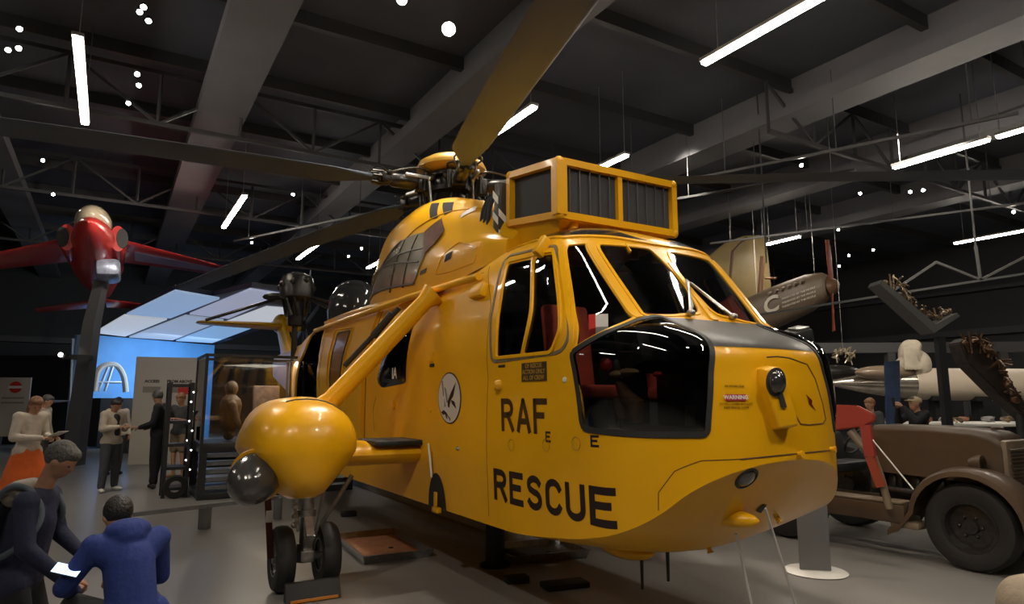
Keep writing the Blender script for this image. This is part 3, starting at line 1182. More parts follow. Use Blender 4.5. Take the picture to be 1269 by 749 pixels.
# tow fairing, keel fairing, drain dome, belly aerials
tp = FUS.px(908, 643)
bm = nb()
tc_, tn_ = FUS.ev(*tp), FUS.nrm(*tp).normalized()
add_ball(bm, tc_, (0.17, 0.06, 0.055), 20, Matrix.Rotation(R(20), 3, 'Z'))
obj('tow_fairing', fix(bm), YEL, HEL)
bm = nb()
kx = hside(775, 690, -0.25)
add_ball(bm, (kx.x - .05, -0.2, kx.z + 0.05), (0.28, 0.15, 0.075), 24)
add_box(bm, (kx.x - .1, -0.2, kx.z + 0.11), (0.4, 0.24, 0.12), bevel=0.03)
obj('keel_fairing', fix(bm), YEL, HEL)
bm = nb()
q = hside(849, 677, -0.12)
add_ball(bm, (q.x, -0.12, q.z + .02), (0.11, 0.09, 0.05), 20)
obj('drain_dome', fix(bm), BLK, HEL)
for (x, y, y2) in ((795, 690, 731), (827, 682, 721)):
    a, b = hside(x, y, -0.2), hside(x + 2, y2, -0.2)
    bm = nb()
    add_tube(bm, [V((a.x, -0.2, a.z + .1)), V((a.x, -0.2, b.z))], [.016, .010], 8)
    obj('blade_aerial', fix(bm), BLKM, HEL)
# small fittings: tie-down eyes, rivet studs
for (x, y) in ((989, 563), (1029, 557), (880, 684), (963, 642)):
    ec_, en_ = spt(x, y)
    bm = nb()
    add_lathe(bm, [(0, 0), (.016, 0), (.016, .02), (.022, .025), (.022, .035), (0, .038)], ec_, en_, 12)
    obj('tie_down_eye', fix(bm), YEL, HEL)

# --- lettering
def stroke_letters(rows, m, name, parent, wd, grid=FUS):
    bm = nb()
    for pts in rows:
        for a, b in zip(pts, pts[1:]):
            d = V((b[0] - a[0], b[1] - a[1]))
            if d.length < 1e-6:
                continue
            d.normalize()
            n = V((-d.y, d.x)) * wd / 2
            ext = d * wd * 0.5
            q = [V(a) - ext * (0.9 if a is pts[0] else 0.25) + n, V(b) + ext * (0.9 if b is pts[-1] else .25) + n, V(b) + ext * (0.9 if b is pts[-1] else .25) - n, V(a) - ext * (0.9 if a is pts[0] else .25) - n]
            uv = [grid.side(p.x, p.y) for p in q]
            patch(grid, [hull2(uv)], 0.0035, False, bm)
    return obj(name, bm, m, parent, smooth=False)
def arc(cx, cy, rx, ry, a0, a1, n=8):
    return [(cx + rx * cos(R(a0 + (a1 - a0) * k / n)), cy + ry * sin(R(a0 + (a1 - a0) * k / n))) for k in range(n + 1)]
def glyph(ch):
    """strokes in a 0..1 by 0..1 box"""
    return {
        'R': [[(0, 0), (0, 1)], [(0, 1)] + arc(.55, .75, .40, .25, 90, -90) + [(0, .5)], [(.50, .5), (.98, 0)]],
        'A': [[(0, 0), (.5, 1)], [(.5, 1), (1, 0)], [(.2, .3), (.8, .3)]],
        'F': [[(0, 0), (0, 1)], [(0, 1), (.95, 1)], [(0, .53), (.7, .53)]],
        'E': [[(0, 0), (0, 1)], [(0, 1), (.95, 1)], [(0, .53), (.75, .53)], [(0, 0), (.95, 0)]],
        'S': [arc(.5, .76, .45, .24, 25, 270, 10) [0:9] + [(.5, .52)] + arc(.5, .26, .47, .26, 90, -155, 10)],
        'C': [arc(.5, .72, .47, .28, 20, 180, 7) + arc(.5, .28, .47, .28, 180, 340, 7)],
        'U': [[(0, 1), (0, .3)] + arc(.5, .28, .5, .28, 180, 360, 10) + [(1, 1)]],
    }[ch]
def word(s, x0, z0, w, h, gap, name, wd, slant=0):
    x = x0
    rows = []
    for ch in s:
        for g in glyph(ch):
            rows.append([(x + p[0] * w, z0 + p[1] * h) for p in g])
        x += w + gap
    return stroke_letters(rows, LETTER, name, fus, wd)
a, b = hside(621, 532, -1.07), hside(678, 493, -1.07)
rz0 = hside(622, 533, -1.07)
zt = hside(622, 496, -1.07).z
x1 = hside(676, 497, -1.07).x
wd = 0.036
tw = x1 - rz0.x
w_ = (tw - 2 * 0.085) / 3
word('RAF', rz0.x + .005, rz0.z + .01, w_ + .0, zt - rz0.z - .02, 0.085, 'lettering', 0.044)
rz0 = hside(611, 616, -1.06)
zt = hside(611, 586, -1.06).z
e1 = hside(749, 645, -1.05)
tw = e1.x - rz0.x
w_ = (tw - 5 * 0.085) / 6
word('RESCUE', rz0.x + .012, rz0.z, w_, zt - rz0.z + .01, 0.085, 'lettering', 0.048)
for (x, y) in ((675.5, 547), (728, 553)):
    p = hside(x, y, -1.07)
    rows = [[(p.x + q[0] * .055, p.z + q[1] * .06) for q in g] for g in glyph('E')]
    stroke_letters(rows, LETTER, 'lettering', fus, 0.014)

def text_on(s, size, cpx, m, ang=0.0, grid=FUS, off=0.005, tang=None, bold=0.0, name='lettering', parent=None):
    """small lettering standing on the skin at a point"""
    u = grid.px(*cpx)
    c, n = grid.ev(*u, off), grid.nrm(*u).normalized()
    up = V((0, 0, 1)) - n * n.z
    up.normalize()
    ex = up.cross(n)
    ca, sa = cos(ang), sin(ang)
    e1, e2 = ex * ca + up * sa, up * ca - ex * sa
    return text_obj(name, s, size, m, parent or fus, c, e1, e2, 0.001, bold)
# black placard
u = FUS.px(662, 461)
pc, pn = FUS.ev(*u, 0.004), V((0, -1, 0))
bm = nb()
add_box(bm, pc, (0.335, 0.004, 0.135), bevel=0)
pl = obj('rescue_placard', bm, mat('placard_black', (0.035, 0.02, 0.006, 1), 0.5), HEL)
TY = mat('placard_yellow', (0.35, 0.20, 0.03, 1), 0.5)
for k, s in enumerate(('OF RESCUE', 'ACTION ONLY', 'ALL OF CREW')):
    text_obj('lettering', s, 0.045, TY, pl, pc + V((0, -0.004, 0.043 - 0.043 * k)), (1, 0, 0), (0, 0, 1), 0.001, 0.001)
# WARNING label
u = FUS.px(911, 493)
wc, wn = FUS.ev(*u, 0.006), FUS.nrm(*u).normalized()
wu = (V((0, 0, 1)) - wn * wn.z).normalized()
wx = wu.cross(wn)
bm = nb()
add_prism(bm, [(-.068, -.019), (.068, -.019), (.068, .019), (-.068, .019)], wc, wx, wu, wn, 0.002)
wl = obj('warning_label', fix(bm), mat('label_red', (0.42, 0.02, 0.05, 1), 0.4), HEL, smooth=False)
text_obj('lettering', 'WARNING', 0.034, WHT, wl, wc + wn * .004, wx, wu, 0.001, 0.001)
for k, s in enumerate(('AIR INTAKE SEAL', 'DO NOT COVER IN FLIGHT', 'KEEP HEATER CLEAR')):
    dz = (0.068, -0.038, -0.060)[k]
    text_obj('lettering', s, 0.018, LETTER, wl, wc + wu * dz, wx, wu, 0.001)
text_on('STATIC', 0.02, (1010, 513), LETTER)

# --- squadron badge on the side
bc = hside(557, 493.5, -1.07)
def side_patch(pts, m, name, parent, off):
    bm = nb()
    patch(FUS, [hull2([FUS.side(*p) for p in pts])], off, False, bm)
    return obj(name, bm, m, parent, smooth=False)
br, bz = 0.245, 0.232
badge = side_patch([(bc.x + br * cos(a), bc.z + bz * sin(a)) for a in [2 * pi * k / 36 for k in range(36)]], BLKM, 'badge', HEL, 0.004)
side_patch([(bc.x + (br - .014) * cos(a), bc.z + (bz - .012) * sin(a)) for a in [2 * pi * k / 36 for k in range(36)]], mat('badge_white', (0.55, 0.52, 0.48, 1), 0.45), 'badge_disc', badge, 0.0065)
def bpt(px, py):      # badge drawing, in the coordinates of its close-up: centre 262,405, half size 140 by 285
    return (bc.x + (px - 262) / 140 * br, bc.z - (py - 405) / 285 * bz)
BROWN = mat('badge_brown', (0.12, 0.05, 0.02, 1), 0.5)
GREYW = mat('badge_grey', (0.20, 0.19, 0.19, 1), 0.5)
for nm, m_, polys in (('bird_wing', LETTER, [[(350, 225), (315, 390), (285, 430), (245, 450), (290, 340)], [(285, 420), (330, 445), (352, 525), (300, 470)], [(245, 440), (285, 430), (265, 515), (250, 500)]]),
                      ('bird_wing', GREYW, [[(168, 205), (190, 215), (205, 390), (190, 380)], [(205, 280), (230, 300), (250, 440), (235, 460), (215, 330)], [(205, 400), (225, 500), (205, 505)]]),
                      ('bird_body', LETTER, [[(165, 565), (200, 535), (220, 580), (190, 595)], [(200, 540), (235, 570), (250, 600), (215, 590)]]),
                      ('bird_body', BROWN, [[(215, 590), (245, 600), (240, 640), (225, 625)], [(245, 585), (280, 630), (275, 660), (255, 620)]])):
    bm = nb()
    for q in polys:
        patch(FUS, [hull2([FUS.side(*bpt(*p)) for p in q])], 0.009, False, bm)
    obj(nm, bm, m_, badge, smooth=False)

# wheel-well blister: round black recess low on the hull
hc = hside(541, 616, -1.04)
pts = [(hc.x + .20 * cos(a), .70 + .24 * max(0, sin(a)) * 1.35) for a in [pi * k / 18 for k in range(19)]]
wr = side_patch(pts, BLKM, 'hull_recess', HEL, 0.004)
bm = nb()
add_box(bm, (hc.x + .02, -1.06, .79), (0.05, 0.02, 0.13), bevel=.004)
add_box(bm, (hc.x + .05, -1.06, .70), (0.12, 0.05, 0.05), bevel=.01)
obj('recess_catch', fix(bm), YEL, wr)
p1, p2 = hside(531, 550, -1.09), hside(535, 592, -1.09)
bm = nb()
add_tube(bm, [p1, p2], 0.010, 8)
obj('strap_webbing', fix(bm), WHT, HEL)

# small side fittings: door handle box, light, hinge, filler flap, rub marks
def fitting(name, px, size, m, round_=False, yo=-0.02):
    u = FUS.px(*px)
    c, n = FUS.ev(*u), FUS.nrm(*u).normalized()
    bm = nb()
    if round_:
        add_lathe(bm, [(0, 0), (size[0], 0), (size[0] * .9, size[1] * .6), (size[0] * .5, size[1]), (0, size[1])], c, n, 20)
    else:
        q = n.to_track_quat('Y', 'Z').to_matrix()
        add_box(bm, c + n * (size[1] / 2 - .005), size, q, bevel=min(size) * .2)
    return obj(name, fix(bm), m, HEL)
fitting('side_lamp', (619, 478), (.045, .05), YEL, True)
fitting('latch', (536, 443), (.05, .03, .09), YEL)
fitting('latch', (536, 453), (.09, .02, .03), BLKM)
fitting('fuel_cap', (488, 501), (.06, .02), YEL, True)
fitting('vent_scoop', (597, 362), (.22, .07, .13), YEL)
fitting('stud', (568, 556), (.018, .02), STEEL, True)
fitting('stud', (700, 471), (.02, .012), WHT, True)
fitting('stud', (534, 509), (.02, .012), YEL, True)
fitting('step_plate', (622, 454), (.10, .012, .02), BLKM)
for (x, y) in ((634, 552), (677, 552), (714, 550)):
    u = FUS.px(x, y)
    bm = nb()
    add_lathe(bm, [(.042, 0), (.045, .003), (.041, .003), (.038, 0)], FUS.ev(*u, .001), FUS.nrm(*u), 20)
    obj('socket_ring', fix(bm), mat('grubby_yellow', (.42, .22, .01, 1), .5), HEL)
# mirror / lamp on the door corner, wipers
fitting('grab_handle', (676, 310), (.06, .09, .17), YEL)
for mr in (1, -1):
    bm = nb()
    a = FUS.ev(*FUS.px(854, 392), 0.03)
    b = FUS.ev(*FUS.px(852, 352), 0.04)
    m_ = (a + b) / 2
    pts = [V((p.x, p.y * (1 if mr == 1 else -1), p.z)) for p in (a, a.lerp(b, .5), b)]
    add_tube(bm, pts, [.014, .011, .008], 8)
    add_ball(bm, pts[0], (.035, .03, .025), 12)
    w0 = [V((p.x, p.y * (1 if mr == 1 else -1), p.z)) for p in (FUS.ev(*FUS.px(858, 345), .03), FUS.ev(*FUS.px(856, 385), .03))]
    add_tube(bm, w0, .008, 6)
    obj('windscreen_wiper', fix(bm), STEEL, HEL)
fitting('air_sensor_post', (778, 308), (.012, .02, .10), YEL)
# port door mirror seen past the nose
bm = nb()
mp = hside(985, 422, 1.12)
mp = V((-0.95, 0.98, 2.19))
add_box(bm, (mp.x, mp.y, mp.z), (0.20, 0.16, 0.12), Euler((R(15), R(10), R(-20))).to_matrix(), bevel=.012)
mb_ = obj('searchlight_box', fix(bm), BLKM, HEL)
bm = nb()
add_box(bm, (mp.x + .02, mp.y - .01, mp.z + .068), (0.15, 0.10, 0.02), Euler((R(15), R(10), R(-20))).to_matrix(), bevel=.006)
obj('lid', fix(bm), STEEL, mb_)

# --- cockpit inside
bm = nb()
add_box(bm, (-1.62, 0, 1.45), (1.44, 1.74, 0.05))
add_box(bm, (-0.78, 0, 1.45), (0.40, 1.10, 0.05))
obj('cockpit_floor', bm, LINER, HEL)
bm = nb()
add_box(bm, (-2.36, 0, 1.85), (0.04, 1.8, 1.5))
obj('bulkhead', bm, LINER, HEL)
bm = nb()
add_box(bm, (-0.98, 0, 2.05), (0.25, 1.5, 0.32), Euler((0, R(-18), 0)).to_matrix(), bevel=.05)
add_box(bm, (-1.10, 0, 1.80), (0.5, 0.35, 0.6), bevel=.04)
for k in range(-3, 4):
    add_lathe(bm, [(0, 0), (.05, 0), (.045, .012), (0, .012)], (-1.09, k * .19, 2.06), (-.95, 0, .3), 14)
obj('instrument_panel', fix(bm), mat('panel_dark', (0.03, 0.03, 0.032, 1), 0.5), HEL)
SEATR = mat('seat_red_fabric', (0.62, 0.09, 0.045, 1), 0.8, var=0.15)
for sy in (-.52, .52):
    bm = nb()
    add_box(bm, (-1.98, sy, 2.10), (0.10, 0.44, 0.74), Euler((0, R(-8), 0)).to_matrix(), bevel=.045, seg=3)
    add_box(bm, (-1.75, sy, 1.75), (0.46, 0.46, 0.12), bevel=.045, seg=3)
    s_ = obj('pilot_seat', fix(bm), SEATR, HEL)
    bm = nb()
    add_box(bm, (-1.85, sy, 1.58), (0.3, 0.36, 0.24), bevel=.02)
    obj('seat_base', bm, GREYP, s_)
bm = nb()
add_tube(bm, [(-1.35, -.52, 1.5), (-1.30, -.52, 1.8), (-1.38, -.52, 1.98)], [.02, .016, .024], 8)
obj('control_stick', fix(bm), BLKM, HEL)
bm = nb()
add_box(bm, (-1.0, -.95, 2.18), (0.012, 0.11, 0.15), Euler((0, 0, R(-50))).to_matrix())
wc_ = obj('chart_card', bm, WHT, HEL)
bm = nb()
add_box(bm, (-1.035, -.985, 2.18), (0.013, 0.045, 0.15), Euler((0, 0, R(-50))).to_matrix())
obj('red_edge', bm, RED, wc_)
# things in the chin window: pedals, tan gloves and pads
TAN = mat('tan_leather', (0.32, 0.20, 0.09, 1), 0.6, var=.2)
bm = nb()
def inner(px, py, dep):
    u = FUS.px(px, py)
    return FUS.ev(*u, -dep)
for (x, y, s) in ((742, 462, (.06, .05, .03)), (762, 458, (.10, .05, .03))):
    bm = nb()
    add_ball(bm, inner(x, y, .22), s, 12)
    obj('map_light_pad', fix(bm), TAN, HEL)
bm = nb()
add_tube(bm, [inner(740, 470, .25), inner(752, 490, .25), inner(770, 500, .25), inner(768, 525, .25)], [.03, .05, .06, .05], 10)
add_tube(bm, [inner(732, 492, .3), inner(738, 522, .3)], [.05, .04], 10)
obj('pedal_cover', fix(bm), mat('brown_leather', (0.15, 0.06, 0.02, 1), 0.6), HEL)
for q_, r_ in ((inner(727, 450, .2), (.05, .04, .05)), (inner(815, 457, .25), (.04, .03, .02))):
    bm = nb()
    add_ball(bm, q_, r_, 12)
    obj('red_knob', fix(bm), RED, HEL)
bm = nb()
p = [inner(*q, .03) for q in ((850, 503), (860, 502), (863, 526), (850, 527))]
add_prism(bm, [(0, 0), (1, 0), (1, 1), (0, 1)], p[3], p[2] - p[3], p[0] - p[3], (p[2] - p[3]).cross(p[0] - p[3]).normalized(), .01)
obj('vent_card', fix(bm), mat('card_grey', (.22, .21, .2, 1), .5), HEL)

# --- intake filter box above the windscreen
FX1, FX0, FW, FZ0, FZ1 = -1.92, -2.72, 0.63, 3.20, 3.66
fb = nb()
def fz(x, z):
    return z + (FX1 - x) * 0.14 - 0.0
t = 0.06
C8 = {}
for ix, x in ((0, FX0), (1, FX1)):
    for iy, y in ((0, -FW), (1, FW)):
        for iz, z in ((0, FZ0), (1, FZ1)):
            C8[ix, iy, iz] = V((x, y, fz(x, z)))
def bar(a, b, w=t, h=t):
    add_bar(fb, C8[a], C8[b], w, h)
for a, b in (((0, 0, 0), (1, 0, 0)), ((0, 0, 1), (1, 0, 1)), ((0, 1, 0), (1, 1, 0)), ((0, 1, 1), (1, 1, 1)),
             ((1, 0, 0), (1, 1, 0)), ((1, 0, 1), (1, 1, 1)), ((0, 0, 0), (0, 1, 0)), ((0, 0, 1), (0, 1, 1)),
             ((0, 0, 0), (0, 0, 1)), ((0, 1, 0), (0, 1, 1)), ((1, 1, 0), (1, 1, 1))):
    bar(a, b)
bar((1, 0, 0), (1, 0, 1), .10, .09)
add_bar(fb, V((FX1, 0, FZ0)), V((FX1, 0, FZ1)), .05, .04)
for p in C8.values():
    add_ball(fb, p, .045, 10)
mid = (C8[0, 0, 0] + C8[1, 1, 0]) / 2
top = nb()
# lid and tapered underside
add_loft(fb, [[C8[0, 0, 1] + V((0, 0, .0)), C8[1, 0, 1], C8[1, 1, 1], C8[0, 1, 1]], [C8[0, 0, 1] + V((0, 0, .03)), C8[1, 0, 1] + V((0, 0, .03)), C8[1, 1, 1] + V((0, 0, .03)), C8[0, 1, 1] + V((0, 0, .03))]])
und = [C8[0, 0, 0], C8[1, 0, 0], C8[1, 1, 0], C8[0, 1, 0]]
und2 = [V((-2.75, -.58, 3.02)), V((-2.12, -.50, 3.04)), V((-2.12, .50, 3.04)), V((-2.75, .58, 3.02))]
add_loft(fb, [und2, [p - V((0, 0, .0)) for p in und]])
filt = obj('intake_filter_box', fix(fb), YEL, HEL, angle=40)
mesh_m = mat('filter_gauze', (0.03, 0.031, 0.034, 1), 0.7)
core = nb()
add_loft(core, [[p.lerp(mid + V((0, 0, -.05)), 0.05) + V((0, 0, .03)) for p in und], [q.lerp(mid + V((0, 0, .4)), 0.05) - V((0, 0, .01)) for q in (C8[0, 0, 1], C8[1, 0, 1], C8[1, 1, 1], C8[0, 1, 1])]])
obj('filter_gauze', fix(core), mesh_m, filt, smooth=False)
bars = nb()
for k in range(1, 12):
    if k == 6:
        continue
    y = -FW + 2 * FW * k / 12
    add_bar(bars, V((FX1 + .0, y, FZ0 + .03)), V((FX1 + .0, y, FZ1 - .03)), .008, .008)
obj('guard_rods', fix(bars), mat('rod_grey', (.12, .12, .13, 1), .4, metal=.5), filt)
for y in (-.45, -.12, .2, .5):
    ft = nb()
    add_tube(ft, [(-2.0, y, 3.22), (-1.98, y, 3.1), (-2.0, y, 2.93)], [.055, .04, .06], 12)
    obj('mounting_foot', fix(ft), YEL, filt)
# striped ice guard edge and hoses behind the filter
sg = nb()
add_box(sg, (-2.86, -.66, 3.42), (0.10, 0.10, 0.62), Euler((0, R(4), 0)).to_matrix(), bevel=.01)
sgo = obj('striped_guard_post', fix(sg), mat('post_dark', (.05, .045, .04, 1), .5), HEL)
sg = nb()
for k in range(3):
    z = 3.20 + k * .2
    add_prism(sg, [(-.05, 0), (.05, -.09), (.05, -.02), (-.05, .07)], (-2.86, -.713, z), (1, 0, 0), (0, 0, 1), (0, -1, 0), .003)
    add_prism(sg, [(-.05, 0), (.05, -.09), (.05, -.02), (-.05, .07)], (-2.806, -.66, z), (0, 1, 0), (0, 0, 1), (1, 0, 0), .003)
obj('white_stripes', fix(sg), WHT, sgo, smooth=False)
hs = nb()
for k, dx in enumerate((0, .07, .14)):
    add_tube(hs, catmull([(-2.9 - dx, -.5, 3.72), (-3.0 - dx, -.66, 3.62), (-3.03 - dx, -.70, 3.35), (-2.98 - dx, -.68, 3.1), (-2.85 - dx, -.6, 2.98)], 5), .022, 8)
obj('black_hoses', fix(hs), BLKM, HEL)

# --- gearbox and engine fairing on the roof
st = [  # x, half width, z base, z shoulder, z top
    (-2.62, .72, 2.96, 3.30, 3.42), (-3.0, .84, 2.88, 3.42, 3.60), (-3.6, .90, 2.78, 3.52, 3.78), (-4.2, .92, 2.72, 3.66, 4.00),
    (-4.8, .90, 2.72, 3.80, 4.18), (-5.4, .86, 2.72, 3.88, 4.26), (-6.0, .80, 2.72, 3.86, 4.26), (-6.5, .70, 2.72, 3.72, 4.16), (-6.9, .56, 2.72, 3.50, 3.92),
    (-7.2, .42, 2.72, 3.25, 3.56), (-7.5, .32, 2.75, 3.1, 3.28), (-8.2, .26, 2.8, 3.0, 3.15)]
def dst(x):
    keys = sorted([(-s[0], s[1:]) for s in st])
    return crv(keys, -x)
dg_cols = []
ND = 60
for i in range(ND + 1):
    x = -2.62 - (8.2 - 2.62) * i / ND
    w, zb, zs, zt_ = dst(x)
    ctrl = [V((x, 0, zt_)), V((x, -w * .42, zt_ - .03)), V((x, -w * .74, zs + (zt_ - zs) * .35)), V((x, -w * .90, zs - .14)), V((x, -w, (zb + zs) / 2)), V((x, -w * 1.04, zb))]
    full = [V((x, w * .42, zt_ - .03))] + ctrl + [V((x, -w * 1.06, zb - .2))]
    c = []
    for j in range(1, 6):
        for k in range(7):
            c.append(cr(full[j - 1], full[j], full[j + 1], full[j + 2], k / 7))
    c.append(ctrl[-1])
    dg_cols.append(c)
DOG = Grid(dg_cols)
def DP(*pts):
    return [DOG.px(x, y) for x, y in pts]
dgo = obj('engine_fairing', skin(DOG, []), YEL, HEL, angle=50)
bm = nb()
fp = [p for p in dg_cols[0]]
ring = fp + [V((p.x, -p.y, p.z)) for p in reversed(fp)][:-1]
add_loft(bm, [ring, [p + V((-.02, 0, 0)) for p in ring]])
obj('intake_face', fix(bm), YEL, dgo, smooth=False)
for s_ in (-1, 1):
    bm = nb()
    add_lathe(bm, [(.19, 0), (.22, .03), (.24, .10), (.20, .14), (.16, .08), (.05, .02), (0, .0)], (-2.66, s_ * .36, 3.12), (1, 0, 0), 28)
    obj('engine_intake', fix(bm), DKST, dgo)
GPAN = mat('grey_cowl_panel', (0.30, 0.27, 0.20, 1), 0.22, metal=.35, var=.12, coat=.3)
gp = obj('cowling_panel', patch(DOG, [hull2(DP((452, 373), (476, 328), (497, 300), (530, 288), (527, 318), (514, 352)))], 0.012), GPAN, HEL, angle=80)
gp['label'] = 'grey service panel on the engine fairing'
fr = nb()
for pts in ([(461, 352), (520, 325)], [(470, 336), (526, 308)], [(452, 372), (476, 328), (499, 299)], [(514, 352), (452, 373)], [(484, 363), (503, 298)], [(500, 357), (519, 292)]):
    strip(DOG, DP(*pts), 0.022, 0.022, fr)
obj('panel_ribs', fr, mat('rib_grey', (.10, .095, .085, 1), .4, metal=.3), gp)
gd = obj('exhaust_guard', patch(DOG, [hull2(DP((528, 288), (549, 272), (553, 286), (541, 302), (525, 318)))], 0.02), mat('rusty_exhaust_steel', (.13, .06, .04, 1), .5, metal=.4, var=.4, vscale=18), HEL, angle=80)
for pts in ([(535, 253), (545, 252), (543, 270), (534, 272)], [(549, 252), (563, 251), (561, 262), (551, 267)]):
    obj('vent_opening', patch(DOG, [hull2(DP(*pts))], 0.006), LINER, dgo)
for pts in ([(553, 316), (562, 311), (559, 321), (551, 326)], [(522, 336), (530, 332), (528, 338), (520, 342)]):
    obj('louvre', patch(DOG, [hull2(DP(*pts))], 0.006), BLKM, dgo)
fl = nb()
patch(DOG, [hull2(DP((573, 266), (592, 256), (589, 262), (571, 271)))], 0.008, False, fl)
obj('data_plate', fl, WHT, dgo)
for pts in ([(540, 340), (548, 318), (570, 300), (592, 306), (588, 325), (560, 336), (540, 340)], [(500, 300), (560, 262), (600, 258)], [(597, 300), (592, 330)]):
    obj('panel_seam', strip(DOG, DP(*pts), 0.014, 0.008), YEL, dgo)
# walkway ledge along the cabin roof
for s_ in (-1, 1):
    lg = nb()
    add_tube(lg, [(-2.7, s_ * .97, 2.78), (-4.2, s_ * 1.0, 2.80), (-8.4, s_ * 1.0, 2.80)], .035, 10)
    obj('roof_ledge', fix(lg), YEL, dgo)

# --- rotor mast, head and five blades
RC = V((-5.4, 0, 4.50))
bm = nb()
add_lathe(bm, [(.42, -.42), (.40, -.3), (.30, -.26), (.28, -.12), (.36, -.10), (.36, -.04), (.22, -.02), (.22, .12), (.30, .13), (.30, .17), (0, .18)], RC, (0, 0, 1), 36)
hub = obj('rotor_head', fix(bm), DKST, HEL)
bm = nb()
add_lathe(bm, [(.14, .18), (.40, .20), (.47, .24), (.47, .27), (.44, .33), (.33, .40), (.18, .44), (0, .45)], RC, (0, 0, 1), 40)
obj('rotor_dome', fix(bm), mat('dome_yellow', (0.72, 0.40, 0.06, 1), .35, coat=.5), HEL)
PH0 = R(196.5)
bl0 = None
def blade_mesh():
    bm = nb()
    secs = []
    Rr = [.98, 1.12, 1.35, 1.6, 2.2] + [2.2 + 7.2 * k / 24 for k in range(1, 25)] + [9.44]
    for r in Rr:
        ch = crv([(.98, .12), (1.2, .20), (1.6, .44), (1.9, .46), (9.3, .46), (9.44, .40)], r)
        th = crv([(.98, .10), (1.2, .09), (1.7, .055), (9.2, .05), (9.44, .02)], r)
        tw = R(9 - 8 * r / 9.4)
        z = -0.26 * (r / 9.45) ** 2
        ring = []
        for k in range(20):
            a = 2 * pi * k / 20
            x = cos(a)
            yy = sin(a)
            prof = (1 - x * x) ** .5 * (0.62 + 0.38 * x)
            cx = (x - .5) * .5 * ch
            cz = (1 if yy >= 0 else -1) * prof * th * .62 * (1.1 if yy >= 0 else .8)
            ring.append(V((r, cx * cos(tw) - cz * sin(tw), z + cx * sin(tw) + cz * cos(tw))))
        secs.append(ring)
    add_loft(bm, secs)
    return fix(bm)
def sleeve_mesh():
    bm = nb()
    add_tube(bm, [(.28, 0, 0), (.5, 0, 0), (.55, 0, 0), (.82, 0, 0), (.86, 0, 0), (1.02, 0, 0)], [.07, .07, .095, .095, .07, .07], 16)
    add_box(bm, (.42, 0, 0), (.16, .18, .20), bevel=.02)
    add_box(bm, (.92, 0, 0), (.14, .22, .13), bevel=.02)
    for s_ in (-1, 1):
        add_tube(bm, [(.42, s_ * .11, -.12), (.42, s_ * .11, .12)], .03, 10)
        add_tube(bm, catmull([(.3, s_ * .08, .12), (.5, s_ * .16, .16), (.72, s_ * .13, .12), (.88, s_ * .1, .06)], 4), .012, 6)
        add_tube(bm, catmull([(.9, s_ * .11, .03), (1.0, s_ * .17, .07), (1.08, s_ * .12, .1), (1.14, s_ * .05, .05)], 4), .012, 6)
        add_ball(bm, (.9, s_ * .12, .05), .035, 8)
    for k in range(6):
        a = k * pi / 3
        add_tube(bm, [(.95, .09 * cos(a), .09 * sin(a)), (1.1, .08 * cos(a), .08 * sin(a))], .014, 6)
    return fix(bm)
def rod_mesh():
    bm = nb()
    add_tube(bm, [(.40, .20, .02), (.36, .22, -.40)], .018, 8)
    add_ball(bm, (.40, .20, .02), .034, 10)
    add_ball(bm, (.36, .22, -.40), .034, 10)
    add_box(bm, (.55, .2, .03), (.34, .04, .05), bevel=.01)
    return fix(bm)
for k in range(5):
    a = PH0 + k * 2 * pi / 5 + (R(6.0) if k == 2 else 0)
    if k == 0:
        bl0 = obj('rotor_blade', blade_mesh(), BLADE, HEL, loc=RC, rot=(0, 0, a), angle=60)
        bl0['label'] = 'long drooping grey rotor blade'
        sl0 = obj('blade_sleeve', sleeve_mesh(), DKST, bl0)
        rd0 = obj('pitch_rod', rod_mesh(), STEEL, bl0)
    else:
        b_ = bl0.copy(); COL.objects.link(b_); b_.parent = HEL
        b_.rotation_euler = (0, 0, a)
        for ch_ in (sl0, rd0):
            q_ = ch_.copy(); COL.objects.link(q_); q_.parent = b_
bm = nb()
add_lathe(bm, [(.2, -.62), (.42, -.60), (.44, -.54), (.42, -.48), (.2, -.46)], RC + V((0, 0, .06)), (0, 0, 1), 36)
for k in range(10):
    a = k * pi / 5
    add_tube(bm, [(RC.x + .40 * cos(a), .40 * sin(a), RC.z - .5), (RC.x + .34 * cos(a + .2), .34 * sin(a + .2), RC.z - .15)], .018, 6)
    add_ball(bm, (RC.x + .34 * cos(a), .34 * sin(a), RC.z + .08), .05, 8)
obj('swashplate', fix(bm), DKST, HEL)

# --- tail: fin, stabiliser, tail rotor
bm = nb()
tsec = []
for (x, z, c_, w) in ((-14.6, 2.2, 1.6, .16), (-15.4, 3.0, 1.1, .14), (-16.2, 3.6, .8, .12), (-16.45, 3.9, .7, .10)):
    tsec.append([V((x + c_ / 2 * cos(a), w * sin(a), z)) for a in [2 * pi * k / 20 for k in range(20)]])
add_loft(bm, tsec)
obj('tail_fin', fix(bm), YEL, HEL)
bm = nb()
tsec = []
for (y, c_, w) in ((0.1, .95, .10), (-.5, .9, .09), (-2.0, .62, .05), (-2.1, .5, .02)):
    tsec.append([V((-16.4 + c_ / 2 * cos(a), y, 3.68 + w * sin(a))) for a in [2 * pi * k / 20 for k in range(20)]])
add_loft(bm, tsec)
obj('stabiliser', fix(bm), YEL, HEL)
bm = nb()
add_tube(bm, [(-16.4, .1, 3.72), (-16.3, .55, 3.72)], [.2, .16], 16)
add_ball(bm, (-16.4, 0, 3.75), (.35, .22, .28), 16)
obj('tail_gearbox', fix(bm), YEL, HEL)
bm = nb()
add_lathe(bm, [(0, 0), (.16, 0), (.16, .15), (0, .2)], (-16.3, .5, 3.72), (0, 1, 0), 16)
tr = obj('tail_rotor_hub', fix(bm), DKST, HEL)
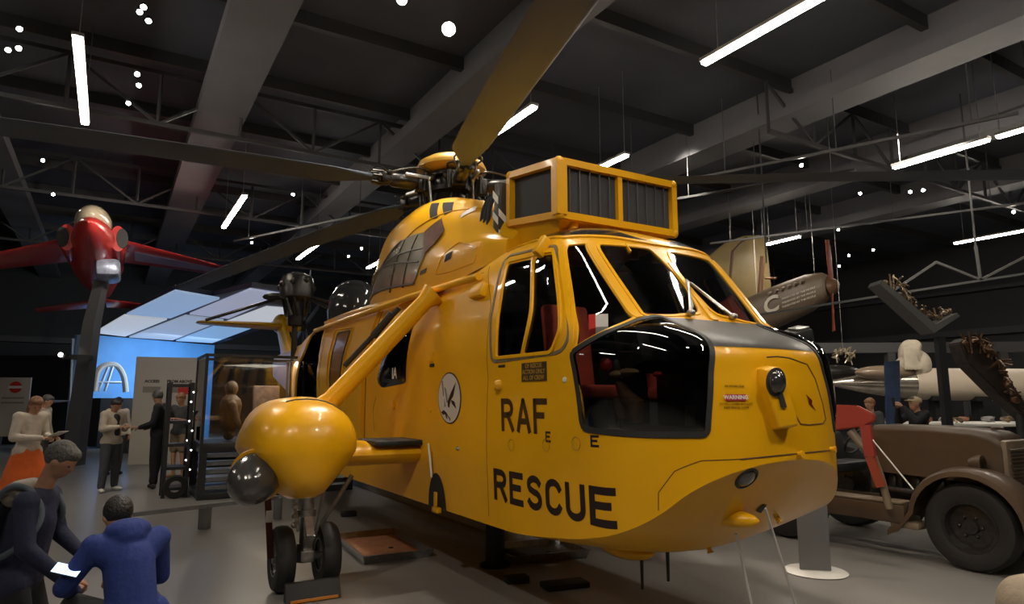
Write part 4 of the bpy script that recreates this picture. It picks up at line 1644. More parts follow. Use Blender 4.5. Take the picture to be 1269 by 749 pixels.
for k in range(6):
    a = R(15) + k * pi / 3
    bm = nb()
    d = V((cos(a), 0, sin(a)))
    e = V((-sin(a), 0, cos(a)))
    c_ = V((-16.3, .62, 3.72))
    add_loft(bm, [[c_ + d * r + e * (w * cos(q)) + V((0, th * sin(q), 0)) for q in [2 * pi * n / 12 for n in range(12)]] for r, w, th in ((.15, .05, .03), (.4, .09, .02), (1.5, .09, .012), (1.56, .06, .005))])
    obj('tail_rotor_blade', fix(bm), BLADE, tr)

bm = nb()
add_lathe(bm, [(.48, 0), (.50, .15), (.47, .40), (.36, .62), (.18, .74), (0, .78)], (-9.6, 0, 3.14), (0, 0, 1), 32)
o = obj('dorsal_radome', fix(bm), mat('smoke_dome', (.035, .037, .042, 1), .12, coat=.8), HEL)
o['label'] = 'glossy dark rounded dome on the cabin roof'

# --- sponsons with float bags, struts, stub wings, undercarriage
def sponson(sgn):
    """sgn -1 starboard, +1 port"""
    f = lambda x, y, z: V((x, y * -sgn, z))      # written for y negative = starboard
    bm = nb()
    rings = []
    for x, wi, h, zc in ((-3.02, .06, .05, 1.28), (-3.05, .22, .20, 1.28), (-3.12, .34, .31, 1.28), (-3.28, .41, .39, 1.285), (-3.6, .43, .435, 1.29), (-4.2, .42, .43, 1.28), (-5.0, .33, .33, 1.21), (-5.8, .22, .22, 1.16), (-6.4, .12, .12, 1.14), (-6.75, .03, .03, 1.14)):
        ring = []
        for k in range(36):
            a = 2 * pi * k / 36
            ca, sa = cos(a), sin(a)
            n = 2.3 if sa > 0 else 2.0
            yy = abs(ca) ** (2 / n) * (1 if ca > 0 else -1)
            zz = abs(sa) ** (2 / n) * (1 if sa > 0 else -1)
            if sa < 0:                     # boat bottom
                zz = -min(1.0, 1.28 * (1 - abs(yy)) ** .8) * (.9 + .1 * abs(sa))
            ring.append(f(x, -2.25 + yy * wi, zc + zz * h))
        rings.append(ring)
    add_loft(bm, rings)
    so = obj('sponson', fix(bm), YEL, HEL, angle=38)
    # seam band
    bm = nb()
    add_tube(bm, [p + (p - f(-3.5, -2.12, 1.29)).normalized() * 0.002 for p in [a.lerp(b, .5) for a, b in zip(rings[3], rings[4])][2:12]], .008, 6)
    obj('seam', fix(bm), BLKM, so)
    # float bag cover at the outer front
    bm = nb()
    d = f(.86, -.42, -.22).normalized() if False else V((.84, .46 * sgn, -.26)).normalized()
    c = f(-3.42, -2.62, 1.085)
    add_lathe(bm, [(.20, -.35), (.20, .0), (.195, .12), (.165, .22), (.10, .30), (.04, .33), (0, .335)], c, d, 36)
    bo = obj('float_bag_cover', fix(bm), mat('grey_vinyl', (.045, .043, .042, 1), .18, coat=.6, bump=.5, bscale=7), so)
    bo['label'] = 'glossy dark grey rounded cover on the sponson nose'
    bm = nb()
    add_lathe(bm, [(.195, -.02), (.22, -.02), (.22, .015), (.195, .015)], c, d, 36)
    obj('cover_rim', fix(bm), YEL, so)
    bm = nb()
    p0 = f(-3.20, -2.19, 1.34)
    add_lathe(bm, [(.05, -.08), (.05, .05), (.035, .055), (.03, 0), (0, 0)], p0, (1, 0, 0), 16)
    obj('vent_pipe', fix(bm), YEL, so)
    # diagonal strut to the cabin roof
    bm = nb()
    add_tube(bm, [f(-3.95, -1.98, 1.60), f(-3.9, -1.9, 1.70), f(-3.60, -1.10, 2.66), f(-3.58, -1.02, 2.74)], [.13, .095, .085, .13], 16)
    obj('sponson_strut', fix(bm), YEL, HEL)
    bm = nb()
    add_tube(bm, [f(-4.5, -1.62, 2.05), f(-4.15, -1.16, 2.66)], .028, 8)
    add_tube(bm, [f(-4.32, -1.38, 2.36), f(-4.2, -1.22, 2.6)], .042, 8)
    obj('strut_stay', fix(bm), BLKM, HEL)
    bm = nb()
    add_loft(bm, [[f(-4.1 + .36 * cos(a), y, 1.18 + .12 * sin(a)) for a in [2 * pi * k / 20 for k in range(20)]] for y in (-1.0, -1.75)])
    sw = obj('stub_wing', fix(bm), YEL, HEL)
    bm = nb()
    add_box(bm, f(-3.98, -1.28, 1.285), (.56, .50, .05), bevel=.02)
    obj('step_pad', fix(bm), BLKM, sw)
    # undercarriage leg
    wx, wy = -3.98, -2.08
    bm = nb()
    add_tube(bm, [f(wx, wy, 1.0), f(wx, wy, .66)], .075, 16)
    add_tube(bm, [f(wx, wy, .68), f(wx, wy, .36)], .05, 16)
    add_tube(bm, [f(wx, wy, .70), f(wx, wy, .64)], .095, 16)
    add_tube(bm, [f(wx, wy, .40), f(wx, wy, .24)], [.07, .08], 16)
    lg_ = obj('undercarriage_leg', fix(bm), STEEL, HEL)
    bm = nb()
    for yo in (-.16, .16):
        add_tube(bm, [f(wx + .06, wy + yo, .98), f(wx + .08, wy + yo * .5, .52)], .016, 8)
    add_tube(bm, [f(wx, wy + .42, .98), f(wx, wy + .06, .42)], .022, 8)
    for k in range(5):
        add_ball(bm, f(wx + .08, wy - .12, .9 - k * .08), .028, 8)
    obj('hydraulic_line', fix(bm), STEEL, lg_)
    bm = nb()
    add_bar(bm, f(wx + .09, wy, .64), f(wx + .20, wy, .50), .07, .02)
    add_bar(bm, f(wx + .20, wy, .50), f(wx + .09, wy, .34), .07, .02)
    add_box(bm, f(wx + .1, wy, .30), (.06, .12, .10), bevel=.01)
    obj('torque_link', fix(bm), STEEL, lg_)
    bm = nb()
    add_tube(bm, [f(wx, wy - .28, .28), f(wx, wy + .28, .28)], .035, 12)
    obj('axle', fix(bm), STEEL, lg_)
    for yo in (-.20, .20):
        c = f(wx, wy + yo, .285)
        bm = nb()
        w = .085
        prof = [(.13, -w * .8), (.20, -w), (.255, -w * .9), (.280, -w * .5), (.285, 0), (.280, w * .5), (.255, w * .9), (.20, w), (.13, w * .8)]
        add_lathe(bm, prof + [prof[0]], c, (0, 1, 0), 40)
        wl_ = obj('wheel', fix(bm), RUB, HEL)
        bm = nb()
        add_lathe(bm, [(0, -w * .5), (.06, -w * .55), (.07, -w * .3), (.12, -w * .4), (.14, -w * .85), (.15, -w * .85), (.15, w * .85), (.14, w * .85), (.12, w * .4), (.07, w * .3), (.06, w * .6), (0, w * .6)], c, (0, 1, 0), 28)
        obj('wheel_hub', fix(bm), GREYP, wl_)
    if sgn < 0:
        bm = nb()
        add_bar(bm, f(wx - .12, wy - .34, 1.0), f(wx + .03, wy - .30, .30), .055, .02)
        tg = obj('undercarriage_tag', fix(bm), mat('maroon_webbing', (.10, .025, .012, 1), .7), HEL)
        bm = nb()
        add_box(bm, f(wx + .0, wy - .325, .66), (.03, .05, .10), bevel=.004)
        obj('white_label', fix(bm), WHT, tg)
sponson(-1)
sponson(1)
# ================================================================== PEOPLE
def cap(bm, a, ra, b, rb, seg=12):
    a, b = V(a), V(b)
    add_tube(bm, [a, b], [ra, rb], seg)
    add_ball(bm, a, ra, seg)
    add_ball(bm, b, rb, seg)
def hand(bm, wrist, d, up, s=1.0, curl=.5, side=1):
    """palm and five fingers leaving wrist along d; up is the back of the hand"""
    d = V(d).normalized()
    up = (V(up) - d * V(up).dot(d)).normalized()
    w = d.cross(up) * side
    wrist = V(wrist)
    pc = wrist + d * (.055 * s)
    M = Matrix((d, w, up)).transposed()
    add_ball(bm, pc, (.055 * s, .042 * s, .018 * s), 12, M)
    for k, (off, L) in enumerate(((-.030, .072), (-.010, .080), (.011, .074), (.030, .058))):
        p = wrist + d * (.09 * s) + w * (off * s)
        c = curl
        q = p + (d * cos(c * .7) - up * sin(c * .7)) * (L * .5 * s)
        r = q + (d * cos(c * 1.8) - up * sin(c * 1.8)) * (L * .5 * s)
        add_tube(bm, [p - d * .02 * s, q, r], [.0095 * s, .009 * s, .0075 * s], 8)
        add_ball(bm, q, .009 * s, 8)
        add_ball(bm, r, .0075 * s, 8)
    t0 = wrist + d * (.03 * s) - w * (.03 * s)
    t1 = t0 + (d * .6 - w * .7 - up * .3).normalized() * .038 * s
    t2 = t1 + (d * .9 - w * .1 - up * .5).normalized() * .032 * s
    add_tube(bm, [t0, t1, t2], [.014 * s, .011 * s, .009 * s], 8)
    add_ball(bm, t2, .009 * s, 8)
SKIN = mat('skin', (0.42, 0.22, 0.14, 1), 0.55, var=.08)
def clothm(name, col, var=.12):
    return mat(name, col, 0.85, var=var, vscale=5, bump=.5, bscale=16)
def person(name_label, pos, yaw, J, top, legs, shoes, hair, vox=.016, sleeve=1.0, long_hair=False, shorts=False, skirt=False, extra=None, hooded=False, open_front=None, group=None, cat='person', sc=1.0, skinm=None, cap_m=None):
    t = thing('person', name_label, cat, pos, yaw, group)
    t.scale = (sc, sc, sc)
    sk = skinm or SKIN
    D = dict(pelvis=(0, 0, .94), waist=(0, 0, 1.08), chest=(0, 0, 1.28), neck=(0, 0, 1.47), head=(.02, 0, 1.62), look=(1, 0, 0),
             shL=(0, .18, 1.42), shR=(0, -.18, 1.42), elL=(0, .25, 1.14), elR=(0, -.25, 1.14), wrL=(.08, .26, .90), wrR=(.08, -.26, .90),
             hdL=(.2, 0, -1), hdR=(.2, 0, -1), hipL=(0, .09, .92), hipR=(0, -.09, .92), knL=(.02, .10, .50), knR=(.02, -.10, .50),
             anL=(-.02, .11, .09), anR=(-.02, -.11, .09), ftL=(1, .15, 0), ftR=(1, -.15, 0))
    D.update(J)
    D = {k: V(v) for k, v in D.items()}
    # the body, one skin
    bm = nb()
    look = D['look'].normalized()
    hd = D['head']
    sd = V((0, 0, 1)).cross(look)
    sd = sd.normalized() if sd.length > .05 else V((0, 1, 0))
    upv = look.cross(sd).normalized()
    Mh = Matrix((look, sd, upv)).transposed()
    add_ball(bm, hd + upv * .015, (.098, .078, .115), 20, Mh)
    add_ball(bm, hd + look * .022 - upv * .055, (.065, .056, .068), 16, Mh)
    add_ball(bm, hd + look * .094 - upv * .02, (.020, .013, .022), 10, Mh)      # nose
    add_ball(bm, hd + look * .080 - upv * .062, (.014, .026, .010), 10, Mh)     # mouth
    add_ball(bm, hd + look * .076 + upv * .022, (.02, .055, .012), 10, Mh)      # brow
    for s_ in (-1, 1):
        add_ball(bm, hd + sd * (.080 * s_) - upv * .005, (.020, .012, .030), 10, Mh)
    cap(bm, hd - upv * .06 - look * .015, .052, D['neck'] - V((0, 0, .03)), .058)
    cap(bm, D['neck'] - V((0, 0, .06)), .07, D['chest'], .12)
    cap(bm, D['chest'], .125, D['waist'], .115)
    cap(bm, D['waist'], .115, D['pelvis'], .13)
    for q in 'LR':
        cap(bm, D['neck'] - V((0, 0, .07)), .06, D['sh' + q], .055)
        cap(bm, D['sh' + q], .052, D['el' + q], .040)
        cap(bm, D['el' + q], .040, D['wr' + q], .026)
        hand(bm, D['wr' + q], D['hd' + q], V((.3, 0, 1)) if abs(D['hd' + q].normalized().z) < .8 else V((0, 1 if q == 'L' else -1, 0)), 1.05, .9, 1 if q == 'L' else -1)
        cap(bm, D['hip' + q], .085, D['kn' + q], .055)
        cap(bm, D['kn' + q], .055, D['an' + q], .036)
        f = D['ft' + q].normalized()
        cap(bm, D['an' + q] - V((0, 0, .03)), .035, D['an' + q] + f * .13 - V((0, 0, .05)), .028)
    body = obj('body', melt(bm, min(vox, .011), 3), sk, t)
    for s_ in (-1, 1):
        bm = nb()
        add_ball(bm, hd + look * .083 + sd * (.031 * s_) + upv * .004, (.008, .013, .008), 10, Mh)
        obj('eye', bm, mat('eye_dark', (.02, .015, .012, 1), .3), body)
    # hair
    if hair:
        bm = nb()
        add_ball(bm, hd + upv * .034 - look * .020, (.105, .090, .105), 20, Mh)
        add_ball(bm, hd + upv * .07 + look * .04, (.062, .072, .05), 14, Mh)
        if long_hair:
            add_ball(bm, hd - look * .07 - upv * .07, (.055, .075, .13), 14, Mh)
        if long_hair == 'bun':
            add_ball(bm, hd - look * .13 + upv * .05, (.05, .05, .05), 12, Mh)
        obj('hair', melt(bm, .011, 2), hair, t)
    if cap_m:
        bm = nb()
        add_ball(bm, hd + upv * .045 - look * .01, (.112, .096, .085), 20, Mh)
        add_ball(bm, hd + upv * .045 + look * .11, (.07, .07, .012), 14, Mh)
        obj('cap', melt(bm, .010, 2), cap_m, t)
    # top
    bm = nb()
    cap(bm, D['neck'] - V((0, 0, .075)), .085, D['chest'], .150, 16)
    cap(bm, D['chest'], .150, D['waist'], .145, 16)
    cap(bm, D['waist'], .145, D['pelvis'] + (D['waist'] - D['pelvis']) * .1, .152, 16)
    for q in 'LR':
        cap(bm, D['neck'] - V((0, 0, .075)), .075, D['sh' + q], .075, 16)
        cap(bm, D['chest'], .12, D['sh' + q], .08, 16)
        cap(bm, D['pelvis'], .14, D['hip' + q] + V((0, 0, .0)), .12, 16)
        e = D['sh' + q].lerp(D['el' + q], min(1, sleeve * 2))
        cap(bm, D['sh' + q], .072, e, .060, 14)
        if sleeve > .5:
            cap(bm, D['el' + q], .060, D['el' + q].lerp(D['wr' + q], (sleeve - .5) * 2 * .92), .043, 14)
    if hooded:
        add_ball(bm, D['neck'] - look * .09 + V((0, 0, -.01)), (.10, .14, .07), 16)
        add_ball(bm, D['neck'] - look * .12 + V((0, 0, -.06)), (.09, .11, .08), 16)
    tp_ = obj('top', melt(bm, vox, 4), top, t)
    if open_front:      # darker shirt seen in an open jacket
        bm = nb()
        cap(bm, D['chest'] + V((.07, 0, .08)), .075, D['waist'] + V((.08, 0, -.02)), .08, 14)
        obj('shirt', melt(bm, vox, 3), open_front, t)
    # legs
    if skirt:
        bm = nb()
        rings = []
        for z, r in ((1.02, .15), (.9, .20), (.7, .26), (.5, .31), (.36, .34)):
            rings.append([V((r * .8 * cos(a) * (1 + .05 * sin(6 * a)), r * sin(a) * (1 + .05 * cos(5 * a)), z)) for a in [2 * pi * k / 36 for k in range(36)]])
        add_loft(bm, rings)
        obj('skirt', fix(bm), legs, t)
    else:
        bm = nb()
        cap(bm, D['pelvis'], .135, D['pelvis'] - V((0, 0, .02)), .135, 16)
        for q in 'LR':
            cap(bm, D['pelvis'], .125, D['hip' + q], .115, 16)
            if shorts:
                cap(bm, D['hip' + q], .115, D['hip' + q].lerp(D['kn' + q], .8), .095, 14)
            else:
                cap(bm, D['hip' + q], .112, D['kn' + q], .082, 14)
                cap(bm, D['kn' + q], .082, D['kn' + q].lerp(D['an' + q], .95), .066, 14)
        obj('trousers' if not shorts else 'shorts', melt(bm, vox, 4), legs, t)
    if shoes:
        for q in 'LR':
            bm = nb()
            f = D['ft' + q]
            f = V((f.x, f.y, 0)).normalized()
            a = D['an' + q]
            gz = a.z - .055
            M = Matrix((f, V((0, 0, 1)).cross(f), V((0, 0, 1)))).transposed()
            add_ball(bm, a + f * .07 + V((0, 0, -.05)), (.135, .048, .042), 16, M)
            add_ball(bm, a + V((0, 0, -.035)), (.06, .046, .055), 14, M)
            obj('shoe', melt(bm, .011, 3), shoes, t)
    return t, D
def face_to(p, q):
    return atan2(q[1] - p[1], q[0] - p[0])

CREAM = clothm('cream_cloth', (0.46, 0.40, 0.32, 1))
WHITC = clothm('white_cloth', (0.62, 0.55, 0.47, 1))
BLACKC = clothm('black_cloth', (0.012, 0.012, 0.015, 1))
NAVY = clothm('navy_cloth', (0.018, 0.022, 0.055, 1))
BLUEC = clothm('bright_blue_cloth', (0.012, 0.030, 0.17, 1))
SLATE = clothm('slate_cloth', (0.055, 0.062, 0.075, 1))
CHAR = clothm('charcoal_cloth', (0.05, 0.052, 0.055, 1))
ORNG = clothm('orange_cloth', (0.72, 0.13, 0.02, 1))
KHAKI = clothm('khaki_cloth', (0.20, 0.14, 0.09, 1))
HBLK = mat('hair_black', (.012, .010, .010, 1), .5, bump=.6, bscale=60)
HGREY = mat('hair_grey', (.075, .07, .065, 1), .6, var=.4, vscale=40, bump=.6, bscale=60)
HFAIR = mat('hair_auburn', (.25, .12, .06, 1), .6, var=.3, bump=.6, bscale=50)
SHW = mat('white_shoe', (.62, .58, .52, 1), .5)
SHB = mat('black_shoe', (.015, .015, .016, 1), .5)
PHM = mat('phone_body', (.02, .02, .022, 1), .3)
SCR = mat('phone_screen_lit', (.6, .75, 1, 1), .2, emit=(.55, .72, 1.0), estr=1.6)
def phone(label, p, n, up, s=1.0, m=SCR):
    n, up = V(n).normalized(), V(up)
    up = (up - n * up.dot(n)).normalized()
    ex = up.cross(n)
    t = thing('mobile_phone', label, 'phone', p)
    M = Matrix((ex, up, n)).transposed()
    bm = nb()
    add_box(bm, (0, 0, 0), (.078 * s, .16 * s, .009 * s), M, bevel=.003)
    obj('phone_case', bm, PHM, t)
    bm = nb()
    add_box(bm, n * .005 * s, (.070 * s, .150 * s, .002), M)
    obj('screen', bm, m, t)
    return t

# cardigan person looking at a phone
p = V((-7.55, 12.75, 0))
yw = R(-22)
person('person in cream open cardigan, black top and dark trousers, standing looking down at their hands', p, yw,
       dict(head=(.05, -.01, 1.59), look=(1, -.2, -.45), elL=(.02, .24, 1.14), elR=(.04, -.24, 1.15), wrL=(.26, .08, 1.22), wrR=(.27, -.06, 1.20), hdL=(1, -.35, .05), hdR=(1, .25, 0),
            anL=(-.05, .17, .09), knL=(-.02, .13, .5), anR=(.05, -.17, .09), knR=(.04, -.13, .5), ftR=(1, -.5, 0), ftL=(1, .1, 0)), CREAM, SLATE, SHW, HBLK, open_front=BLACKC, sc=1.0)
p = V((-6.95, 13.3, 0))
person('tall person in black tracksuit with dark trainers leaning to look left beside the cream cardigan', p, R(192),
       dict(head=(.07, .0, 1.60), look=(.5, -.6, -.35), neck=(.03, 0, 1.47), elL=(.04, .24, 1.14), elR=(.05, -.24, 1.14), wrL=(.30, .12, 1.06), wrR=(.28, -.05, 1.04), hdL=(1, -.2, .1), hdR=(1, .1, .1),
            anL=(-.0, .10, .09), anR=(.08, -.10, .09), ftL=(-.2, .9, 0), ftR=(.0, .9, 0)), BLACKC, BLACKC, SHB, HGREY, sc=1.09)
p = V((-7.35, 14.95, 0))
person('bearded person in dark shirt and khaki shorts holding a tablet', p, R(-100),
       dict(head=(.05, 0, 1.61), look=(1, 0, -.3), wrL=(.30, .07, 1.22), wrR=(.30, -.07, 1.22), elL=(.04, .25, 1.14), elR=(.04, -.25, 1.14), hdL=(1, -.2, 0), hdR=(1, .2, 0)),
       CHAR, KHAKI, mat('tan_boot', (.3, .15, .07, 1), .6), HFAIR, shorts=True, sleeve=.42, sc=1.06)
phone('tablet held by the bearded person in shorts', p + V((-.02, -.36, 1.36)), (.1, .75, .65), (0, 0, 1), 1.5, mat('tablet_back', (.08, .1, .14, 1), .4))
p = V((-7.15, 10.0, 0))
person('person in white blouse and bright orange skirt reading a leaflet at the left', p, R(-15),
       dict(head=(.07, 0, 1.58), look=(1, -.3, -.5), neck=(.03, 0, 1.46), wrL=(.34, .08, 1.12), wrR=(.34, -.06, 1.12), elL=(.02, .25, 1.13), elR=(.02, -.25, 1.13), hdL=(1, -.1, .1), hdR=(1, .1, .1)),
       WHITC, ORNG, SHW, HFAIR, skirt=True, long_hair=True, sc=1.02)
bm = nb()
add_box(bm, p + V((.50, -.12, 1.20)), (.24, .17, .006), Euler((0, R(-20), R(-15))).to_matrix())
tag(obj('leaflet', bm, WHT), 'open white leaflet held by the person in the orange skirt', 'leaflet')
person('grey-haired person in pale top, mostly hidden behind the white blouse', V((-9.9, 14.2, 0)), R(10), dict(look=(1, 0, -.3), head=(.06, 0, 1.60)), CREAM, CHAR, SHB, HGREY, vox=.02, sc=1.04)
person('far person in white T-shirt at the left edge near the round red sign', V((-18.3, 24.0, 0)), R(-60), dict(elR=(.1, -.3, 1.15), wrR=(.3, -.3, 1.1), anL=(.2, .1, .09), anR=(-.25, -.1, .12)), WHITC, CHAR, SHW, HBLK, vox=.022, long_hair=True, sc=1.08)
person('person in pale top half hidden behind the cream cardigan person', V((-9.15, 15.6, 0)), R(-40), dict(look=(1, 0, -.3)), WHITC, CHAR, SHB, HBLK, vox=.022, sc=1.0)
# photographer on the right
p = V((7.0, 11.6, 0))
yw = R(185)
person('person in beige cap and dark top raising a camera, standing behind the tractor', p, yw,
       dict(head=(.04, 0, 1.60), look=(1, 0, .05), wrL=(.30, .05, 1.55), wrR=(.30, -.07, 1.53), elL=(.20, .24, 1.30), elR=(.20, -.24, 1.28), hdL=(.5, -.5, .7), hdR=(.5, .5, .7)),
       BLACKC, CHAR, SHB, HGREY, cap_m=mat('beige_cap', (.42, .33, .2, 1), .8), sc=1.02)
phone('phone held up by the person in the beige cap', p + V((-.42, -.03, 1.66)), (1, 0, 0), (0, 0, 1), 1.0, mat('phone_gold', (.5, .35, .12, 1), .4))
person('blurred person in dark top far behind the red board', V((7.05, 13.2, 0)), R(200), dict(look=(1, 0, -.2)), CHAR, CHAR, SHB, HFAIR, vox=.022, sc=.99)
# two close figures at the lower left
p = V((-3.34, 4.70, 0))
yw = R(14)
kneel = dict(pelvis=(0, 0, .52), waist=(.02, 0, .66), chest=(.05, 0, .88), neck=(.10, 0, 1.11), head=(.20, -.02, 1.28), look=(1, -.12, -.62),
             shL=(.08, .18, 1.02), shR=(.08, -.18, 1.02), elL=(.13, .25, .76), elR=(.12, -.24, .74), wrL=(.36, .08, .62), wrR=(.34, -.14, .50), hdL=(1, -.4, .0), hdR=(1, .3, -.1),
             hipL=(0, .10, .48), hipR=(0, -.10, .48), knL=(.12, .13, .10), knR=(.12, -.13, .10), anL=(-.30, .13, .09), anR=(-.30, -.13, .09), ftL=(-1, 0, 0), ftR=(-1, 0, 0))
person('kneeling person in navy jacket with grey hood and backpack looking down at a phone', p, yw, kneel, NAVY, mat('trouser_dark', (.014, .015, .02, 1), .85), SHB, HGREY, vox=.012, sc=1.0)
Mz = Matrix.Rotation(yw, 4, 'Z')
def loc_w(q, p=p, M=Mz):
    return p + (M @ V(q))
bm = nb()
cap(bm, (-.02, -.08, 1.10), .06, (.0, .08, 1.10), .06)
cap(bm, (.02, -.10, 1.08), .05, (.10, -.12, 1.06), .035)
cap(bm, (.02, .10, 1.08), .05, (.10, .12, 1.06), .035)
add_ball(bm, (-.06, 0, 1.04), (.08, .12, .07), 14)
hm = melt(bm, .011, 4)
hm.transform(Matrix.Translation(p) @ Mz)
tag(obj('hood', hm, clothm('grey_hood_cloth', (.30, .27, .23, 1))), 'folded light grey hood resting on the navy jacket collar', 'hood')
bp = thing('backpack', 'blue-grey backpack on the back of the navy jacket at the left edge', 'backpack', p, yw)
GB = clothm('backpack_grey', (.10, .125, .155, 1))
GB2 = clothm('backpack_dark', (.035, .04, .055, 1))
bm = nb()
add_box(bm, (-.20, 0, .82), (.17, .30, .46), Euler((0, R(8), 0)).to_matrix(), bevel=.07, seg=4)
obj('bag_body', melt(bm, .012, 4), GB2, bp)
bm = nb()
add_box(bm, (-.30, 0, .74), (.09, .24, .24), Euler((0, R(8), 0)).to_matrix(), bevel=.04, seg=4)
obj('front_pocket', melt(bm, .012, 4), GB, bp)
for s_ in (-1, 1):
    bm = nb()
    pts = catmull([(-.14, s_ * .11, 1.03), (-.02, s_ * .15, 1.13), (.10, s_ * .15, 1.08), (.17, s_ * .17, .95), (.14, s_ * .21, .82), (0, s_ * .2, .70), (-.12, s_ * .14, .66)], 6)
    for a, b in zip(pts, pts[1:]):
        cap(bm, a, .022, b, .022, 8)
    obj('shoulder_strap', melt(bm, .010, 2), GB, bp)
bm = nb()
for z in (.70, .80):
    pts = catmull([(-.16, -.155, z), (-.26, -.13, z), (-.35, 0, z), (-.26, .13, z), (-.16, .155, z)], 5)
    add_tube(bm, pts, .006, 6)
obj('zip', fix(bm), BLKM, bp)

p2 = V((-2.36, 4.35, 0))
yw2 = R(140)
crouch = dict(pelvis=(0, 0, .38), waist=(.03, 0, .50), chest=(.10, 0, .68), neck=(.22, 0, .84), head=(.34, .0, .93), look=(1, -.05, -.55),
              shL=(.15, .19, .79), shR=(.15, -.19, .79), elL=(.24, .31, .56), elR=(.26, -.27, .52), wrL=(.50, .16, .46), wrR=(.50, -.10, .46), hdL=(1, -.5, .1), hdR=(1, .3, .1),
              hipL=(0, .11, .36), hipR=(0, -.11, .36), knL=(.38, .20, .40), knR=(.38, -.20, .40), anL=(.15, .17, .09), anR=(.15, -.17, .09))
person('crouching person in bright blue hooded top seen from behind, black hair', p2, yw2, crouch, BLUEC, CHAR, SHB, HBLK, vox=.012, hooded=True, sc=1.0)
q = at_d(83, 707, 4.22)
phone('glowing phone held between the two crouching people', q, (.3, -.6, .85), (-.9, -.1, .2), 1.0)

# ================================================================== TRACTOR AND RIGHT-HAND SIDE
TB = mat('tractor_brown_paint', (0.080, 0.050, 0.030, 1), 0.42, coat=.2, var=.15, vscale=3)
TBL = mat('tractor_light_brown', (0.20, 0.15, 0.10, 1), 0.4, var=.1)
TR = thing('tractor', 'old brown towing tractor with curved front wing and slatted radiator', 'tractor', (5.2, 7.31, 0), R(-57))
bm = nb()
secs = []
for x, w, zt, zb, r in ((-1.12, .33, 1.40, .86, .07), (-.5, .325, 1.40, .84, .07), (-.1, .31, 1.385, .82, .08), (.08, .30, 1.36, .80, .10), (.17, .29, 1.32, .80, .12), (.20, .27, 1.24, .80, .10)):
    ring = []
    for a0, cx, cz in ((0, w - r, zt - r), (90, -(w - r), zt - r)):
        for k in range(7):
            a = R(a0 + k * 15)
            ring.append(V((x, cx + r * cos(a), cz + r * sin(a))))
    ring += [V((x, -w, zb)), V((x, w, zb))]
    secs.append(ring)
add_loft(bm, secs)
hood = obj('bonnet', fix(bm), TB, TR, angle=50)
bm = nb()
add_lathe(bm, [(0, 0), (.06, 0), (.06, .02), (.045, .03), (0, .03)], (.05, 0, 1.38), (0, 0, 1), 20)
obj('filler_cap', fix(bm), TB, hood)
bm = nb()
add_box(bm, (.18, 0, .97), (.10, .56, .62), bevel=.04)
grl = obj('radiator_shell', fix(bm), TBL, TR)
for k in range(13):
    bm = nb()
    add_box(bm, (.235, 0, .73 + k * .038), (.03, .46, .014), Euler((0, R(25), 0)).to_matrix())
    obj('radiator_slat', bm, TB, grl)
bm = nb()
add_box(bm, (-.55, 0, .68), (1.3, .34, .36), bevel=.03)
for k in range(4):
    add_box(bm, (-.95 + k * .26, -.20, .78), (.16, .10, .2), bevel=.02)
    add_tube(bm, catmull([(-.95 + k * .26, -.24, .84), (-.93 + k * .26, -.30, .76), (-.95 + k * .26, -.28, .6)], 4), .02, 8)
add_tube(bm, [(-1.0, -.3, .66), (.1, -.3, .62)], .045, 12)
add_lathe(bm, [(.0, 0), (.10, 0), (.10, .05), (0, .05)], (-.2, -.28, .70), (0, -1, 0), 18)
obj('engine', fix(bm), DKST, TR)
bm = nb()
add_box(bm, (-.9, -.28, .46), (2.6, .08, .12), bevel=.01)
add_box(bm, (-.9, .28, .46), (2.6, .08, .12), bevel=.01)
add_box(bm, (.36, 0, .46), (.10, 1.0, .16), bevel=.02)
add_tube(bm, [(0, -.62, .43), (0, .62, .43)], .05, 12)
obj('chassis', fix(bm), TB, TR)
def tyre(parent_name, c, r, w, rim, parent, mt=TB):
    bm = nb()
    prof = [(rim, -w * .75), (rim + (r - rim) * .5, -w), (r * .93, -w * .9), (r * .99, -w * .6), (r, 0), (r * .99, w * .6), (r * .93, w * .9), (rim + (r - rim) * .5, w), (rim, w * .75)]
    add_lathe(bm, prof + [prof[0]], c, (0, 1, 0), 48)
    o_ = obj(parent_name, fix(bm), RUB, parent)
    bm = nb()
    add_lathe(bm, [(0, -w * .55), (rim * .28, -w * .55), (rim * .32, -w * .35), (rim * .8, -w * .25), (rim * .9, -w * .8), (rim * 1.03, -w * .8), (rim * 1.03, w * .8), (rim * .9, w * .8), (rim * .8, w * .3), (0, w * .3)], c, (0, 1, 0), 32)
    for k in range(6):
        a = k * pi / 3
        add_ball(bm, V(c) + V((rim * .42 * cos(a), -w * .42, rim * .42 * sin(a))), .018, 8)
    obj('wheel_rim', fix(bm), mt, o_)
    return o_
tyre('wheel', (0, -.65, .43), .43, .115, .25, TR, DKST)
tyre('wheel', (0, .65, .43), .43, .115, .25, TR, DKST)
tyre('rear_wheel', (-2.05, -.72, .55), .55, .14, .30, TR, DKST)
tyre('rear_wheel', (-2.05, .72, .55), .55, .14, .30, TR, DKST)
